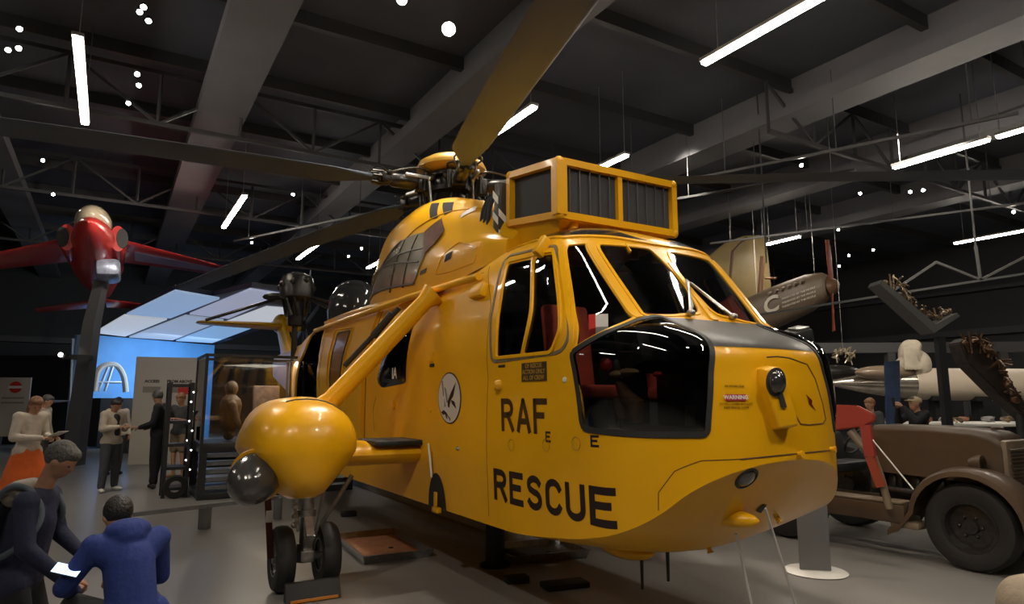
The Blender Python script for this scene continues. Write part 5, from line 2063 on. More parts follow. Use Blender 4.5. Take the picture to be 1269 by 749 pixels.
def wing(sy):
    bm = nb()
    path = []
    for k in range(19):
        a = R(-8 + k * 10)
        path.append((.56 * cos(a), .43 + .56 * sin(a)))
    path += [(-.66, .36), (-.78, .30)]
    rings = []
    for (x, z) in path:
        n = V((x, z - .43)).normalized() if z > .4 else V((0, 1))
        ring = []
        for y, dn in ((-.16, -.06), (-.15, -.01), (-.10, .018), (0, .03), (.12, .02), (.30, .0), (.30, -.02), (.12, 0), (0, .01), (-.10, 0), (-.135, -.02), (-.145, -.06)):
            ring.append(V((x + n.x * dn, sy * (.68 - y if False else .66) + (y if sy < 0 else -y), z + n.y * dn)))
        rings.append(ring)
    add_loft(bm, rings)
    return obj('front_wing', fix(bm), TB, TR)
wing(-1)
wing(1)
for s_ in (-1, 1):
    bm = nb()
    add_lathe(bm, [(0, -.10), (.05, -.09), (.085, -.02), (.09, .03), (.08, .035), (0, .035)], (.02, s_ * .42, 1.04), (1, 0, 0), 24)
    add_tube(bm, [(.0, s_ * .42, 1.0), (-.03, s_ * .42, .88), (-.03, s_ * .3, .84)], .018, 8)
    h_ = obj('headlamp', fix(bm), TB, TR)
    bm = nb()
    add_lathe(bm, [(.082, .033), (.05, .05), (0, .055)], (.02, s_ * .42, 1.04), (1, 0, 0), 20)
    obj('lamp_glass', fix(bm), CLEAR, h_)
bm = nb()
add_box(bm, (-1.35, -.62, .47), (1.5, .34, .20), bevel=.02)
rb = obj('running_board', fix(bm), TB, TR)
bm = nb()
add_box(bm, (-1.35, -.64, .585), (1.45, .28, .02), bevel=.004)
obj('tread_strip', fix(bm), TBL, rb)
bm = nb()
add_box(bm, (-.62, -.62, .36), (.30, .30, .07), bevel=.02)
obj('step', fix(bm), TBL, rb)
bm = nb()
add_box(bm, (-1.75, 0, .86), (.4, .9, .12), bevel=.04)
add_box(bm, (-1.98, 0, 1.06), (.10, .9, .42), Euler((0, R(-12), 0)).to_matrix(), bevel=.04)
obj('seat', fix(bm), BLKM, TR)
bm = nb()
ring = [(-1.42 + .17 * cos(a) * .5, -.2 + .19 * sin(a), 1.18 + .17 * cos(a) * .85) for a in [2 * pi * k / 24 for k in range(24)]]
add_tube(bm, ring, .014, 8, closed=True)
add_tube(bm, [(-1.42, -.2, 1.18), (-1.15, -.2, .95)], .016, 8)
obj('steering_wheel', fix(bm), BLKM, TR)
bm = nb()
add_box(bm, (-1.16, 0, .95), (.06, .7, .6), bevel=.03)
obj('dashboard', fix(bm), TB, TR)
# red board on a bent arm, beside the tractor
tw_f, tw_l = V((cos(R(-57)), sin(R(-57)), 0)), V((-sin(R(-57)), cos(R(-57)), 0))
tr0 = V((5.2, 7.31, 0)) - tw_l * 1.02
def tplane(px, py):
    d = sight(px, py)
    return EYE + d * ((tr0 - EYE).dot(tw_l) / d.dot(tw_l))
RBd = bpy.data.objects.new('warning_board', None); COL.objects.link(RBd); RBd.parent = TR
TRM = (Matrix.Translation((5.2, 7.31, 0)) @ Matrix.Rotation(R(-57), 4, 'Z')).inverted()
RBd['label'] = 'red board on a bent brown and red bracket arm'
def rel(p):
    return TRM @ p
poly = [tplane(*q) for q in ((1024, 504), (1036, 502), (1062, 503), (1083, 514), (1083, 522), (1070, 529), (1034, 534), (1024, 533))]
bm = nb()
add_loft(bm, [[rel(p_) for p_ in poly], [rel(p_ + tw_l * .05) for p_ in poly]])
bmesh.ops.bevel(bm, geom=list(fix(bm).edges), offset=.012, segments=2, affect='EDGES')
obj('board', fix(bm), mat('faded_red_paint', (.33, .045, .035, 1), .5), RBd)
bm = nb()
add_bar(bm, rel(tplane(1073, 527)), rel(tplane(1079, 566)), .11, .05, V((0, 1, 0)))
obj('red_arm', fix(bm), mat('faded_red_paint', (1, 1, 1, 1)), RBd)
bm = nb()
add_bar(bm, rel(tplane(1078, 566)), rel(tplane(1092, 604)), .09, .045, V((0, 1, 0)))
obj('red_arm', fix(bm), mat('dull_orange_red', (.30, .05, .02, 1), .6), RBd)
bm = nb()
add_tube(bm, [rel(tplane(*q)) + V((0, .07, 0)) for q in ((1050, 535), (1063, 552), (1078, 566), (1087, 590), (1098, 632))], [.05, .042, .038, .036, .04], 12)
obj('bracket', fix(bm), TBL, RBd)
bm = nb()
add_tube(bm, [rel(tplane(1081, 545)), rel(tplane(1132, 607))], .008, 6)
obj('cord', fix(bm), WHT, RBd)

# grey information stand
ST = thing('information_stand', 'grey slab information stand on a round white base in front of the tractor', 'information stand', (3.02, 6.92, 0), R(-12))
bm = nb()
add_lathe(bm, [(0, 0), (.285, 0), (.30, .008), (.285, .018), (0, .022)], (0, 0, 0), (0, 0, 1), 48)
obj('round_base', fix(bm), WHT, ST)
bm = nb()
add_box(bm, (0, 0, .47), (.29, .035, .90), bevel=.005)
sl = obj('slab', fix(bm), mat('slab_grey', (.17, .17, .175, 1), .45), ST)
bm = nb()
add_box(bm, (0, -.02, .83), (.27, .006, .17))
cdd = obj('caption_card', bm, mat('caption_white', (.55, .53, .50, 1), .5), sl)
bm = nb()
for k in range(4):
    for j in range(4):
        if (k * 3 + j * 5) % 4:
            add_box(bm, (.04 + k * .012, -.024, .78 + j * .012), (.011, .001, .011))
obj('small_print', bm, BLKM, cdd, smooth=False)

# tie-down ropes
for (a, b, lb) in (((911, 660), (944, 785), 'left white tie-down rope from the helicopter chin to the floor'), ((968, 646), (1000, 775), 'right white tie-down rope from the helicopter bow to the floor')):
    u = FUS.px(*a)
    M4 = Matrix.Translation((HX, HY, 0)) @ Matrix.Rotation(HYAW, 4, 'Z')
    w0 = M4 @ FUS.ev(*u, .01)
    w1 = at_z(b[0], b[1] + 20, 0.0)
    bm = nb()
    add_tube(bm, [w0, w0.lerp(w1, .5), w1], .0085, 8)
    add_lathe(bm, [(0, 0), (.035, 0), (.03, .02), (0, .025)], w1, (0, 0, 1), 12)
    tag(obj('tie_down_rope', fix(bm), WHT), lb, 'rope')

# drip trays, jack, chock, cable boxes
def tray(label, c4, m_in, rim=.05):
    c = [at_z(x, y, 0) for x, y in c4]
    ctr = sum(c, V((0, 0, 0))) / 4
    ex = ((c[1] - c[0]) + (c[2] - c[3])) / 2
    ey = ((c[3] - c[0]) + (c[2] - c[1])) / 2
    yaw = atan2(ex.y, ex.x)
    t = thing('drip_tray', label, 'drip tray', ctr, yaw)
    lx, ly = ex.length, ey.length
    bm = nb()
    add_loft(bm, [[(-lx / 2 * .92, -ly / 2 * .92, 0), (lx / 2 * .92, -ly / 2 * .92, 0), (lx / 2 * .92, ly / 2 * .92, 0), (-lx / 2 * .92, ly / 2 * .92, 0)],
                  [(-lx / 2, -ly / 2, .09), (lx / 2, -ly / 2, .09), (lx / 2, ly / 2, .09), (-lx / 2, ly / 2, .09)],
                  [(-lx / 2 * .94, -ly / 2 * .94, .09), (lx / 2 * .94, -ly / 2 * .94, .09), (lx / 2 * .94, ly / 2 * .94, .09), (-lx / 2 * .94, ly / 2 * .94, .09)],
                  [(-lx / 2 * .86, -ly / 2 * .86, .015), (lx / 2 * .86, -ly / 2 * .86, .015), (lx / 2 * .86, ly / 2 * .86, .015), (-lx / 2 * .86, ly / 2 * .86, .015)]])
    obj('tray', fix(bm), STEEL, t, smooth=False)
    bm = nb()
    add_box(bm, (0, 0, .022), (lx * .84, ly * .84, .012))
    o_ = obj('oily_sheet', bm, m_in, t)
    bm = nb()
    add_ball(bm, (lx * .1, ly * .1, .03), (.03, .03, .012), 10)
    obj('drain_plug', bm, BLKM, t)
tray('drip tray with an orange oily sheet on the floor behind the main wheels', ((422, 674), (463, 706), (524, 688), (480, 660)), mat('orange_oil_sheet', (.45, .20, .10, 1), .5, var=.2, vscale=14))
tray('dark drip tray on the floor under the helicopter belly', ((622, 688), (652, 709), (712, 686), (680, 672)), mat('black_oil_sheet', (.03, .028, .025, 1), .3))
def floor_box(name, label, cat, c, s, yaw, m, bev=.01):
    bm = nb()
    add_box(bm, (0, 0, s[2] / 2), s, bevel=bev)
    o_ = obj(name, bm, m, None, loc=V((c[0], c[1], 0)), rot=(0, 0, yaw))
    tag(o_, label, cat)
    return o_
jk = thing('support_jack', 'black cylindrical jack standing on the floor under the hull side', 'jack', at_z(640, 706, 0) + V((-.22, .15, 0)))
bm = nb()
add_lathe(bm, [(0, 0), (.16, 0), (.16, .02), (.10, .04), (.10, .46), (.06, .48), (.06, .56), (.10, .57), (.10, .60), (0, .60)], (0, 0, 0), (0, 0, 1), 28)
obj('jack_body', fix(bm), BLKM, jk)
bm = nb()
add_tube(bm, [(.08, 0, .15), (.25, -.1, .12)], .015, 8)
obj('jack_handle', bm, DKST, jk)
c = at_z(386, 744, 0)
hh = V((cos(HYAW), sin(HYAW), 0)); hl = V((-sin(HYAW), cos(HYAW), 0))
ck = thing('wheel_chock', 'dark wheel chock with an amber edge in front of the main wheels', 'wheel chock', c, HYAW)
bm = nb()
add_prism(bm, [(.06, 0), (-.06, 0), (-.06, .15), (-.01, .15)], (0, -.22, 0), (1, 0, 0), (0, 0, 1), (0, 1, 0), .46)
obj('chock_block', fix(bm), BLKM, ck, smooth=False)
bm = nb()
add_box(bm, (.064, .01, .02), (.02, .40, .02))
obj('amber_edge', bm, mat('amber_paint', (.55, .20, .03, 1), .4), ck)
for (x, y, sz, lb) in ((432, 640, (.22, .16, .07), 'small black block on the floor beyond the main wheels'), (640, 722, (.22, .14, .06), 'black block on the floor under the belly near the jack'), (700, 728, (.42, .2, .05), 'flat black cable cover on the floor under the belly')):
    floor_box('floor_block', lb, 'block', at_z(x, y, 0), sz, R(20), BLKM)
# white kerb seen beyond the hull
bm = nb()
a, b = at_z(425, 594, 0), at_z(640, 668, 0)
add_bar(bm, a + V((0, 0, .05)), b + V((0, 0, .05)), .22, .10, V((0, 0, 1)))
tag(obj('floor_kerb', fix(bm), WHT), 'low white kerb strip on the floor beyond the helicopter hull', 'kerb')
# pale padded corner at the lower right
c = at_d(1300, 775, 2.6)
bm = nb()
add_box(bm, (c.x + .09, c.y, c.z / 2 + .03), (.34, .5, c.z + .24), bevel=.12, seg=4)
tag(obj('padded_seat', melt(bm, .02, 6), clothm('beige_upholstery', (.34, .27, .20, 1))), 'beige padded chair back cut by the lower right corner', 'chair')

# low barrier rail on the left
br_ = thing('barrier_rail', 'low dark grey barrier rail crossing the floor at the left of the wheels', 'barrier rail', at_z(253, 656, 0))
o0 = br_.location
bm = nb()
zr = .30
pa, pb = at_z(140, 641, zr) , at_z(345, 617, zr)
add_bar(bm, pa - o0, pb - o0, .05, .05)
rl = obj('rail', fix(bm), GREYP, br_)
bm = nb()
add_box(bm, (0, 0, .15), (.14, .10, .30), bevel=.01)
obj('post', bm, GREYP, br_)
bm = nb()
q = pb - o0
add_box(bm, (q.x, q.y, .15), (.10, .10, .30), bevel=.01)
obj('post', bm, GREYP, br_)
bm = nb()
q = pa - o0
add_box(bm, (q.x, q.y, .15), (.10, .10, .30), bevel=.01)
obj('post', bm, GREYP, br_)

# glass display case on a slatted plinth
CASEM = mat('case_frame_dark', (.035, .036, .04, 1), .4)
cx = V((-4.55, 12.9, 0))
CS = thing('display_case', 'large glass display case on a dark slatted plinth behind the yellow sponson', 'display case', cx, HALL_YAW - pi / 2)
cw, cdp, ch, cb = 2.7, 1.4, 2.5, .95
bm = nb()
add_box(bm, (0, 0, cb - .08), (cw, cdp, .16), bevel=.01)
add_box(bm, (0, 0, .06), (cw, cdp, .12), bevel=.01)
for sx in (-1, 0, 1):
    for sy in (-1, 1):
        add_box(bm, (sx * (cw / 2 - .06), sy * (cdp / 2 - .06), cb / 2), (.12, .12, cb))
obj('plinth', fix(bm), CASEM, CS)
for k in range(5):
    for sy in (-1, 1):
        bm = nb()
        add_box(bm, (0, sy * (cdp / 2 - .04), .19 + k * .135), (cw - .2, .05, .07), Euler((R(20 * sy), 0, 0)).to_matrix())
        obj('plinth_slat', bm, CASEM, CS)
bm = nb()
for sx in (-1, 1):
    for sy in (-1, 1):
        add_box(bm, (sx * (cw / 2 - .025), sy * (cdp / 2 - .025), (cb + ch) / 2), (.05, .05, ch - cb))
    add_box(bm, (sx * (cw / 2 - .025), 0, ch - .025), (.05, cdp - .1, .05))
for sy in (-1, 1):
    add_box(bm, (0, sy * (cdp / 2 - .025), ch - .025), (cw - .1, .05, .05))
    add_box(bm, (.35, sy * (cdp / 2 - .025), (cb + ch) / 2), (.04, .04, ch - cb - .06))
obj('case_frame', fix(bm), CASEM, CS)
for sy in (-1, 1):
    bm = nb()
    add_box(bm, (0, sy * (cdp / 2 - .02), (cb + ch) / 2), (cw - .1, .01, ch - cb - .06))
    obj('glass_pane', bm, CLEAR, CS)
for sx in (-1, 1):
    bm = nb()
    add_box(bm, (sx * (cw / 2 - .02), 0, (cb + ch) / 2), (.01, cdp - .1, ch - cb - .06))
    obj('glass_pane', bm, CLEAR, CS)
Mc = Matrix.Translation(cx) @ Matrix.Rotation(HALL_YAW - pi / 2, 4, 'Z')
def in_case(name, label, cat, shapes, m, base):
    bm = nb()
    for f in shapes:
        f(bm)
    me = melt(bm, .018, 3)
    o_ = obj(name, me, m, None, loc=Mc @ V(base), rot=(0, 0, HALL_YAW - pi / 2))
    tag(o_, label, cat)
BRN = mat('old_leather', (.10, .055, .032, 1), .6, var=.4, vscale=10)
in_case('flying_suit', 'brown flying suit torso on a stand inside the display case', 'suit', [lambda b: cap(b, (0, 0, .2), .16, (0, 0, .55), .2), lambda b: cap(b, (0, -.22, .55), .08, (.1, -.3, .2), .06), lambda b: cap(b, (0, .22, .55), .08, (.1, .3, .2), .06), lambda b: add_ball(b, (0, 0, .85), (.12, .11, .15), 14), lambda b: cap(b, (0, 0, .0), .1, (0, 0, .3), .08)], BRN, (-.80, 0, cb + .1))
in_case('aircraft_seat', 'brown aircraft seat inside the display case', 'seat', [lambda b: add_box(b, (0, 0, .25), (.5, .5, .12)), lambda b: add_box(b, (0, .25, .6), (.5, .12, .8), Euler((R(-12), 0, 0)).to_matrix()), lambda b: add_box(b, (0, 0, .1), (.4, .4, .22))], BRN, (-.1, .1, cb + .02))
in_case('parachute_pack', 'crumpled brown parachute pack inside the display case', 'pack', [lambda b: add_ball(b, (0, 0, .12), (.35, .22, .13), 14), lambda b: add_ball(b, (.2, .1, .2), (.2, .18, .12), 12)], mat('tan_canvas', (.25, .15, .09, 1), .8, var=.3, bump=.5), (.55, -.2, cb + .01))
in_case('white_suit', 'white crumpled flying suit at the right end of the display case', 'suit', [lambda b: cap(b, (0, 0, .1), .12, (0, 0, .55), .15), lambda b: cap(b, (0, -.2, .5), .06, (-.15, -.3, .15), .05), lambda b: cap(b, (0, .2, .5), .06, (.15, .3, .7), .05), lambda b: cap(b, (.05, 0, .7), .06, (.1, 0, .95), .08), lambda b: add_ball(b, (0, 0, .03), (.2, .2, .05), 12)], WHITC, (1.05, .15, cb + .04))
ld = bpy.data.lights.new('case_fill_light', 'AREA'); ld.energy = 28; ld.size = 1.2; ld.color = (1, .85, .65)  # added fill light, lifts the dark contents of the case
lo_ = bpy.data.objects.new('case_fill_light', ld); COL.objects.link(lo_)
lo_.location = cx + V((0, 0, ch - .1))
# tall dark equipment column with small lights by the case
EQ = thing('equipment_rack', 'dark equipment rack with tiny white lights beside the bearded person', 'equipment rack', (-6.02, 12.15, 0), HALL_YAW)
bm = nb()
for sx in (-1, 1):
    for sy in (-1, 1):
        add_box(bm, (sx * .22, sy * .18, 1.0), (.06, .06, 2.0))
for z in (.15, .5, .9, 1.3, 1.95):
    add_box(bm, (0, 0, z), (.46, .38, .05))
add_tube(bm, [(.2, -.25, .3), (.22, -.26, 1.2)], .03, 8)
obj('rack_frame', fix(bm), CASEM, EQ)
for k in range(10):
    bm = nb()
    add_ball(bm, (-.26 + .03 * sin(k * 2), -.18 + .04 * cos(k * 3), .3 + .17 * k), .014, 8)
    obj('indicator_light', bm, mat('tiny_lit_lamp', (1, 1, 1, 1), .3, emit=(1, .95, .9), estr=6), EQ)
bm = nb()
add_lathe(bm, [(.1, -.05), (.18, -.05), (.2, 0), (.18, .05), (.1, .05), (.1, -.05)], (-.32, 0, .2), (1, 0, 0), 24)
obj('castor_wheel', fix(bm), RUB, EQ)

# tall white information panel
def wpanel(name, label, cat, bl, br, ztop, thick, m, D0=None):
    a, b = at_z(*bl, 0), at_z(*br, 0)
    return a, b
a = at_d(158, 577, 17.7); a.z = 0
ang = R(20)
ex = V((cos(ang), sin(ang), 0))
PN = thing('information_board', 'tall white information board with two text columns behind the black tracksuit', 'information panel', a, ang)
bm = nb()
add_box(bm, (.78, .03, 1.42), (1.56, .06, 2.82), bevel=.004)
pb_ = obj('panel_board', bm, mat('panel_white', (.50, .45, .38, 1), .6), PN)
for x0, w_, z_, tx in ((.42, .42, 2.18, 'ACCESS'), (1.08, .55, 2.18, 'FROM ABOVE')):
    text_obj('heading', tx, .10, BLKM, pb_, V((x0, -.004, z_)), (1, 0, 0), (0, 0, 1), .002, .004)
    bm = nb()
    add_box(bm, (x0, -.002, z_ - .22), (w_, .004, .16))
    obj('paragraph', bm, mat('text_grey', (.26, .235, .20, 1), .6), pb_)
bm = nb()
add_box(bm, (1.2, -.006, 1.93), (.28, .01, .18))
obj('red_picture', bm, RED, pb_)
# round red sign panel far left
a = at_d(-6, 520, 23.0)
RSN = thing('sign_panel', 'white sign panel with a round red symbol at the left edge', 'sign', V((a.x, a.y, 0)), R(8))
bm = nb()
add_box(bm, (.5, 0, 1.45), (1.02, .06, 2.0), bevel=.004)
sb_ = obj('panel_board', bm, mat('panel_white', (1, 1, 1, 1)), RSN)
bm = nb()
add_lathe(bm, [(0, 0), (.2, 0), (.2, .012), (0, .012)], (.55, -.035, 2.12), (0, -1, 0), 32)
ds = obj('red_disc', fix(bm), RED, sb_)
bm = nb()
add_box(bm, (.55, -.052, 2.12), (.44, .01, .09))
obj('white_bar', bm, WHT, ds)
for k in range(2):
    bm = nb()
    add_box(bm, (.5, -.032, 1.75 - k * .16), (.72, .004, .06))
    obj('paragraph', bm, mat('text_grey', (1, 1, 1, 1)), sb_)

# blue-walled exhibit with a luminous ceiling
ZB = 4.2
EX = thing('exhibit_room', 'blue-walled exhibit room with luminous blue-white ceiling panels at the left', 'exhibit room', at_z(190, 420, ZB).to_2d().to_3d())
E0 = EX.location.copy()
panels = [((117, 413), (154, 391.5), (207, 396.5), (155, 417.5)), ((157, 390), (217, 361.5), (272, 371), (211, 395)),
          ((160, 418.5), (230, 392), (277, 397.5), (214, 422)), ((235, 390), (310, 359.5), (352, 366), (283, 395.5)),
          ((218, 423), (275, 401.5), (318, 405), (263, 425.5)), ((280, 400), (330, 381.5), (375, 385), (324, 404))]
cols_ = [((.62, .66, .72), 1.0), ((.36, .52, .80), .9), ((.42, .50, .66), .9), ((.46, .50, .70), .9), ((.30, .55, .95), .9), ((.70, .74, .82), 1.0)]
for k, (pp, (cc, st_)) in enumerate(zip(panels, cols_)):
    pts = [at_z(x, y, ZB) - E0 for x, y in pp]
    bm = nb()
    add_loft(bm, [pts, [q + V((0, 0, .05)) for q in pts]])
    o_ = obj('ceiling_panel', fix(bm), mat('luminous_panel_%d' % k, (.3, .35, .4, 1), .5, emit=cc, estr=st_ * .62), EX, smooth=False)
cr_ = [(112, 415), (217, 359), (264, 367), (312, 356), (385, 366), (385, 388), (266, 428)]
pts = [at_z(x, y, ZB + .06) - E0 for x, y in cr_]
bm = nb()
add_loft(bm, [pts, [q + V((0, 0, .12)) for q in pts]])
obj('ceiling_grid', fix(bm), mat('grid_navy', (.012, .016, .04, 1), .5), EX, smooth=False)
BLUW = mat('sky_blue_wall', (.10, .33, .72, 1), .6, var=.12, vscale=.8)
wa, wb = at_z(112, 415, ZB), at_z(266, 428, ZB)
for q in (wa, wb):
    q.z = 0
dirw = (wb - wa).normalized()
nrm_ = V((-dirw.y, dirw.x, 0))
bm = nb()
add_loft(bm, [[wa - E0, wb - E0, wb - E0 + nrm_ * .15, wa - E0 + nrm_ * .15], [q + V((0, 0, ZB)) for q in (wa - E0, wb - E0, wb - E0 + nrm_ * .15, wa - E0 + nrm_ * .15)]])
obj('blue_wall', fix(bm), BLUW, EX, smooth=False)
wl = at_z(95, 415, ZB); wl.z = 0
bm = nb()
dl = (wa - wl)
add_loft(bm, [[wl - E0, wa - E0, wa - E0 + nrm_ * .15, wl - E0 + nrm_ * .15], [q + V((0, 0, ZB)) for q in (wl - E0, wa - E0, wa - E0 + nrm_ * .15, wl - E0 + nrm_ * .15)]])
obj('side_wall', fix(bm), mat('pale_blue_wall', (.35, .50, .72, 1), .6), EX, smooth=False)
ld = bpy.data.lights.new('exhibit_glow', 'AREA'); ld.energy = 330; ld.size = 4; ld.color = (.65, .82, 1.0)
lo_ = bpy.data.objects.new('exhibit_glow', ld); COL.objects.link(lo_)
mid_ = (wa + wb) / 2 - nrm_ * 3.0
lo_.location = (mid_.x, mid_.y, ZB - .3)
lo_.rotation_euler = (V((0, 0, 1)) * .6 - nrm_ * 1.0).normalized().to_track_quat('Z', 'Y').to_euler()
# dark machinery inside the exhibit: arched frame with crate shapes
def at_wall(px, py, off):
    d = sight(px, py)
    o_ = wa - nrm_ * off
    return EYE + d * ((o_ - EYE).dot(nrm_) / d.dot(nrm_))
AR = thing('arched_exhibit_frame', 'white arched metal frame in front of the blue wall', 'arched frame', at_wall(152, 560, 2.0).to_2d().to_3d())
A0 = AR.location
bm = nb()
add_tube(bm, catmull([at_wall(*q, 2.0) - A0 for q in ((117, 485), (121, 462), (130, 453), (144, 453), (153, 466), (156, 486))], 6), .10, 8)
obj('arch', fix(bm), WHT, AR)
bm = nb()
for q0, q1 in (((122, 485), (134, 455)), ((130, 485), (140, 454)), ((117, 474), (150, 474))):
    add_tube(bm, [at_wall(*q0, 2.0) - A0, at_wall(*q1, 2.0) - A0], .05, 8)
obj('cross_struts', fix(bm), mat('pale_metal', (.5, .6, .75, 1), .3, metal=.4), AR)
bm = nb()
q0, q1 = at_wall(113, 487, 2.0) - A0, at_wall(165, 487, 2.0) - A0
add_bar(bm, V((q0.x, q0.y, .9)), V((q1.x, q1.y, .9)), 1.2, 1.7)
obj('dark_cabinet', fix(bm), BLKM, AR)
DKB = thing('dark_screen_wall', 'dark partition wall with a thin white edge line left of the exhibit room', 'partition', at_d(40, 520, 26).to_2d().to_3d())
D0_ = DKB.location
bm = nb()
q0, q1 = at_d(-60, 497, 26) - D0_, at_d(91, 497, 26) - D0_
add_bar(bm, V((q0.x, q0.y, 1.7)), V((q1.x, q1.y, 1.7)), .2, 3.4, V((0, 0, 1)))
obj('partition_board', fix(bm), mat('partition_dark', (.012, .012, .016, 1), .5), DKB)
bm = nb()
pts = [at_d(*q, 25.8) - D0_ for q in ((91, 420), (88, 497), (62, 498))]
add_tube(bm, pts, .07, 6)
obj('white_edge_line', fix(bm), mat('edge_white', (.55, .6, .7, 1), .5), DKB)
for k, (x, y, s, m_, lb) in enumerate(((170, 500, (1.0, .8, 1.2), CHAR, 'dark crate in the exhibit room behind the cardigan person'), (195, 470, (1.2, .6, 2.2), BLKM, 'tall black display block behind the white panel'))):
    q = at_d(x, y, 22 + k)
    bm = nb()
    add_box(bm, (q.x, q.y, s[2] / 2), s, bevel=.03)
    add_box(bm, (q.x, q.y - s[1] / 2 - .02, s[2] * .6), (s[0] * .7, .05, s[2] * .4), bevel=.01)
    tag(obj('display_block', fix(bm), m_), lb, 'display block')

# ================================================================== RED JET ON A POST
JR = mat('jet_red_paint', (.52, .035, .03, 1), .3, coat=.4, var=.06)
JW = mat('jet_white_paint', (.62, .60, .62, 1), .4)
JC = mat('jet_cream_trim', (.55, .42, .28, 1), .4)
jp = at_d(118, 312, 17.0)
jyaw = atan2(-jp.y, -jp.x) + R(-4)
JT = thing('red_jet', 'small red display jet with white underwing markings mounted on a tall post', 'jet aircraft', jp, jyaw)
JT.rotation_euler = (R(5), R(-6), jyaw)
bm = nb()
secs = []
for x, ry, rz, zc in ((2.6, .03, .03, -.08), (2.45, .14, .13, -.07), (2.1, .27, .26, -.04), (1.5, .40, .40, 0), (.8, .50, .50, .03), (0, .62, .52, .0), (-1.5, .62, .52, 0), (-3.0, .45, .45, .05), (-4.6, .26, .28, .12)):
    secs.append([V((x, ry * cos(a), zc + rz * sin(a))) for a in [2 * pi * k / 28 for k in range(28)]])
add_loft(bm, secs)
obj('fuselage', fix(bm), JR, JT)
bm = nb()
add_ball(bm, (.80, 0, .44), (1.0, .42, .42), 24)
cn = obj('canopy', fix(bm), mat('canopy_cream', (.50, .42, .30, 1), .15, coat=.8), JT)
bm = nb()
add_tube(bm, [(1.72, 0, .36), (1.45, 0, .66), (1.1, 0, .80)], .012, 6)
obj('canopy_frame', fix(bm), BLKM, cn)
for s_ in (-1, 1):
    bm = nb()
    secs = []
    for x, k_ in ((1.0, 1.0), (.9, 1.06), (.2, 1.0), (-.8, .7)):
        secs.append([V((x, s_ * (.54 + .17 * k_ * cos(a)), .05 + .34 * k_ * sin(a))) for a in [2 * pi * k / 20 for k in range(20)]])
    add_loft(bm, secs)
    i_ = obj('intake', fix(bm), JR, JT)
    bm = nb()
    add_loft(bm, [[V((1.03, s_ * (.63 + .13 * cos(a)), .05 + .26 * sin(a))) for a in [2 * pi * k / 20 for k in range(20)]], [V((.95, s_ * (.63 + .13 * cos(a)), .05 + .26 * sin(a))) for a in [2 * pi * k / 20 for k in range(20)]]])
    obj('intake_mouth', fix(bm), BLKM, i_)
    def wsec(y, xl, ch, z, th):
        return [V((xl - ch * (.5 - .5 * cos(a)), s_ * y, z + th * sin(a))) for a in [2 * pi * k / 20 for k in range(20)]]
    bm = nb()
    add_loft(bm, [wsec(.5, .8, 2.1, .12, .10), wsec(2.0, -.2, 1.5, .02, .06), wsec(3.5, -1.2, .9, -.10, .03)])
    w_ = obj('wing', fix(bm), JR, JT)
    bm = nb()
    add_loft(bm, [wsec(.9, .1, .9, .0, .012), wsec(3.3, -1.25, .45, -.125, .012)])
    if s_ > 0:
        obj('white_underwing_panel', fix(bm), mat('lilac_white', (.42, .36, .50, 1), .5), w_)
    else:
        bm.free()
    bm = nb()
    add_loft(bm, [wsec(.1, -3.6, 1.1, -.42, .06), wsec(1.75, -4.4, .5, -.50, .03)])
    obj('tailplane', fix(bm), JR, JT)
bm = nb()
add_box(bm, (.3, .3, -.62), (1.0, .55, .45), bevel=.12)
obj('belly_pod', fix(bm), mat('silver_blue', (.38, .42, .55, 1), .3, metal=.3, var=.5, vscale=6), JT)
bm = nb()
add_loft(bm, [[V((-3.2 - c * .9, .04 * q, .4)) for c, q in ((0, 0), (.5, 1), (1, 0), (.5, -1))], [V((-4.1 - c * .5, .03 * q, 1.5)) for c, q in ((0, 0), (.5, 1), (1, 0), (.5, -1))]])
obj('fin', fix(bm), JR, JT)
PO = thing('support_post', 'tall dark grey post carrying the red jet', 'post', at_z(90, 577, 0))
b0 = PO.location
tq = at_d(121, 352, 17.0) - b0
bm = nb()
add_loft(bm, [[V((x, y, 0)) for x, y in ((-.2, -.2), (.2, -.2), (.2, .2), (-.2, .2))], [V((tq.x * .75 + x, tq.y * .75 + y, tq.z * .78)) for x, y in ((-.15, -.15), (.15, -.15), (.15, .15), (-.15, .15))], [V((tq.x + x + .1, tq.y + y, tq.z + .1)) for x, y in ((-.12, -.12), (.12, -.12), (.12, .12), (-.12, .12))]])
obj('post_shaft', fix(bm), mat('post_grey', (.07, .07, .075, 1), .4), PO, smooth=False)
bm = nb()
q = at_d(97, 443, 17.0) - b0
add_lathe(bm, [(.26, -.05), (.34, -.05), (.34, .05), (.26, .05)], q, (0, 0, 1), 20)
obj('collar', fix(bm), BLKM, PO)
bm = nb()
add_ball(bm, q + V((-.32, -.2, .05)), .06, 10)
obj('collar_lamp', bm, mat('tiny_lit_lamp', (1, 1, 1, 1)), PO)

# ================================================================== AIRCRAFT PARTS ON THE RIGHT
OLV = mat('olive_doped_panel', (.26, .19, .075, 1), .45, var=.12, vscale=1.5)
def P20(px, py, d=22.0):
    return at_d(px, py, d)
def slab(px_pts, d, th, m, name, parent, o0, bev=.0):
    pts = [at_d(x, y, d) - o0 for x, y in px_pts]
    bm = nb()
    add_loft(bm, [pts, [p_ + V((0, th, 0)) for p_ in pts]])
    fix(bm)
    if bev:
        bmesh.ops.bevel(bm, geom=list(bm.edges), offset=bev, segments=2, affect='EDGES')
    return obj(name, bm, m, parent, smooth=False)
WG = thing('wing_panel', 'upright olive aircraft wing panel hanging behind the helicopter nose', 'aircraft wing', at_d(925, 400, 22))
w0 = WG.location
slab(((878, 318), (900, 300), (922, 292), (944, 291), (950, 296), (954, 330), (957, 364), (944, 372), (900, 372), (880, 345)), 23.2, .45, OLV, 'wing_skin', WG, w0, .05)
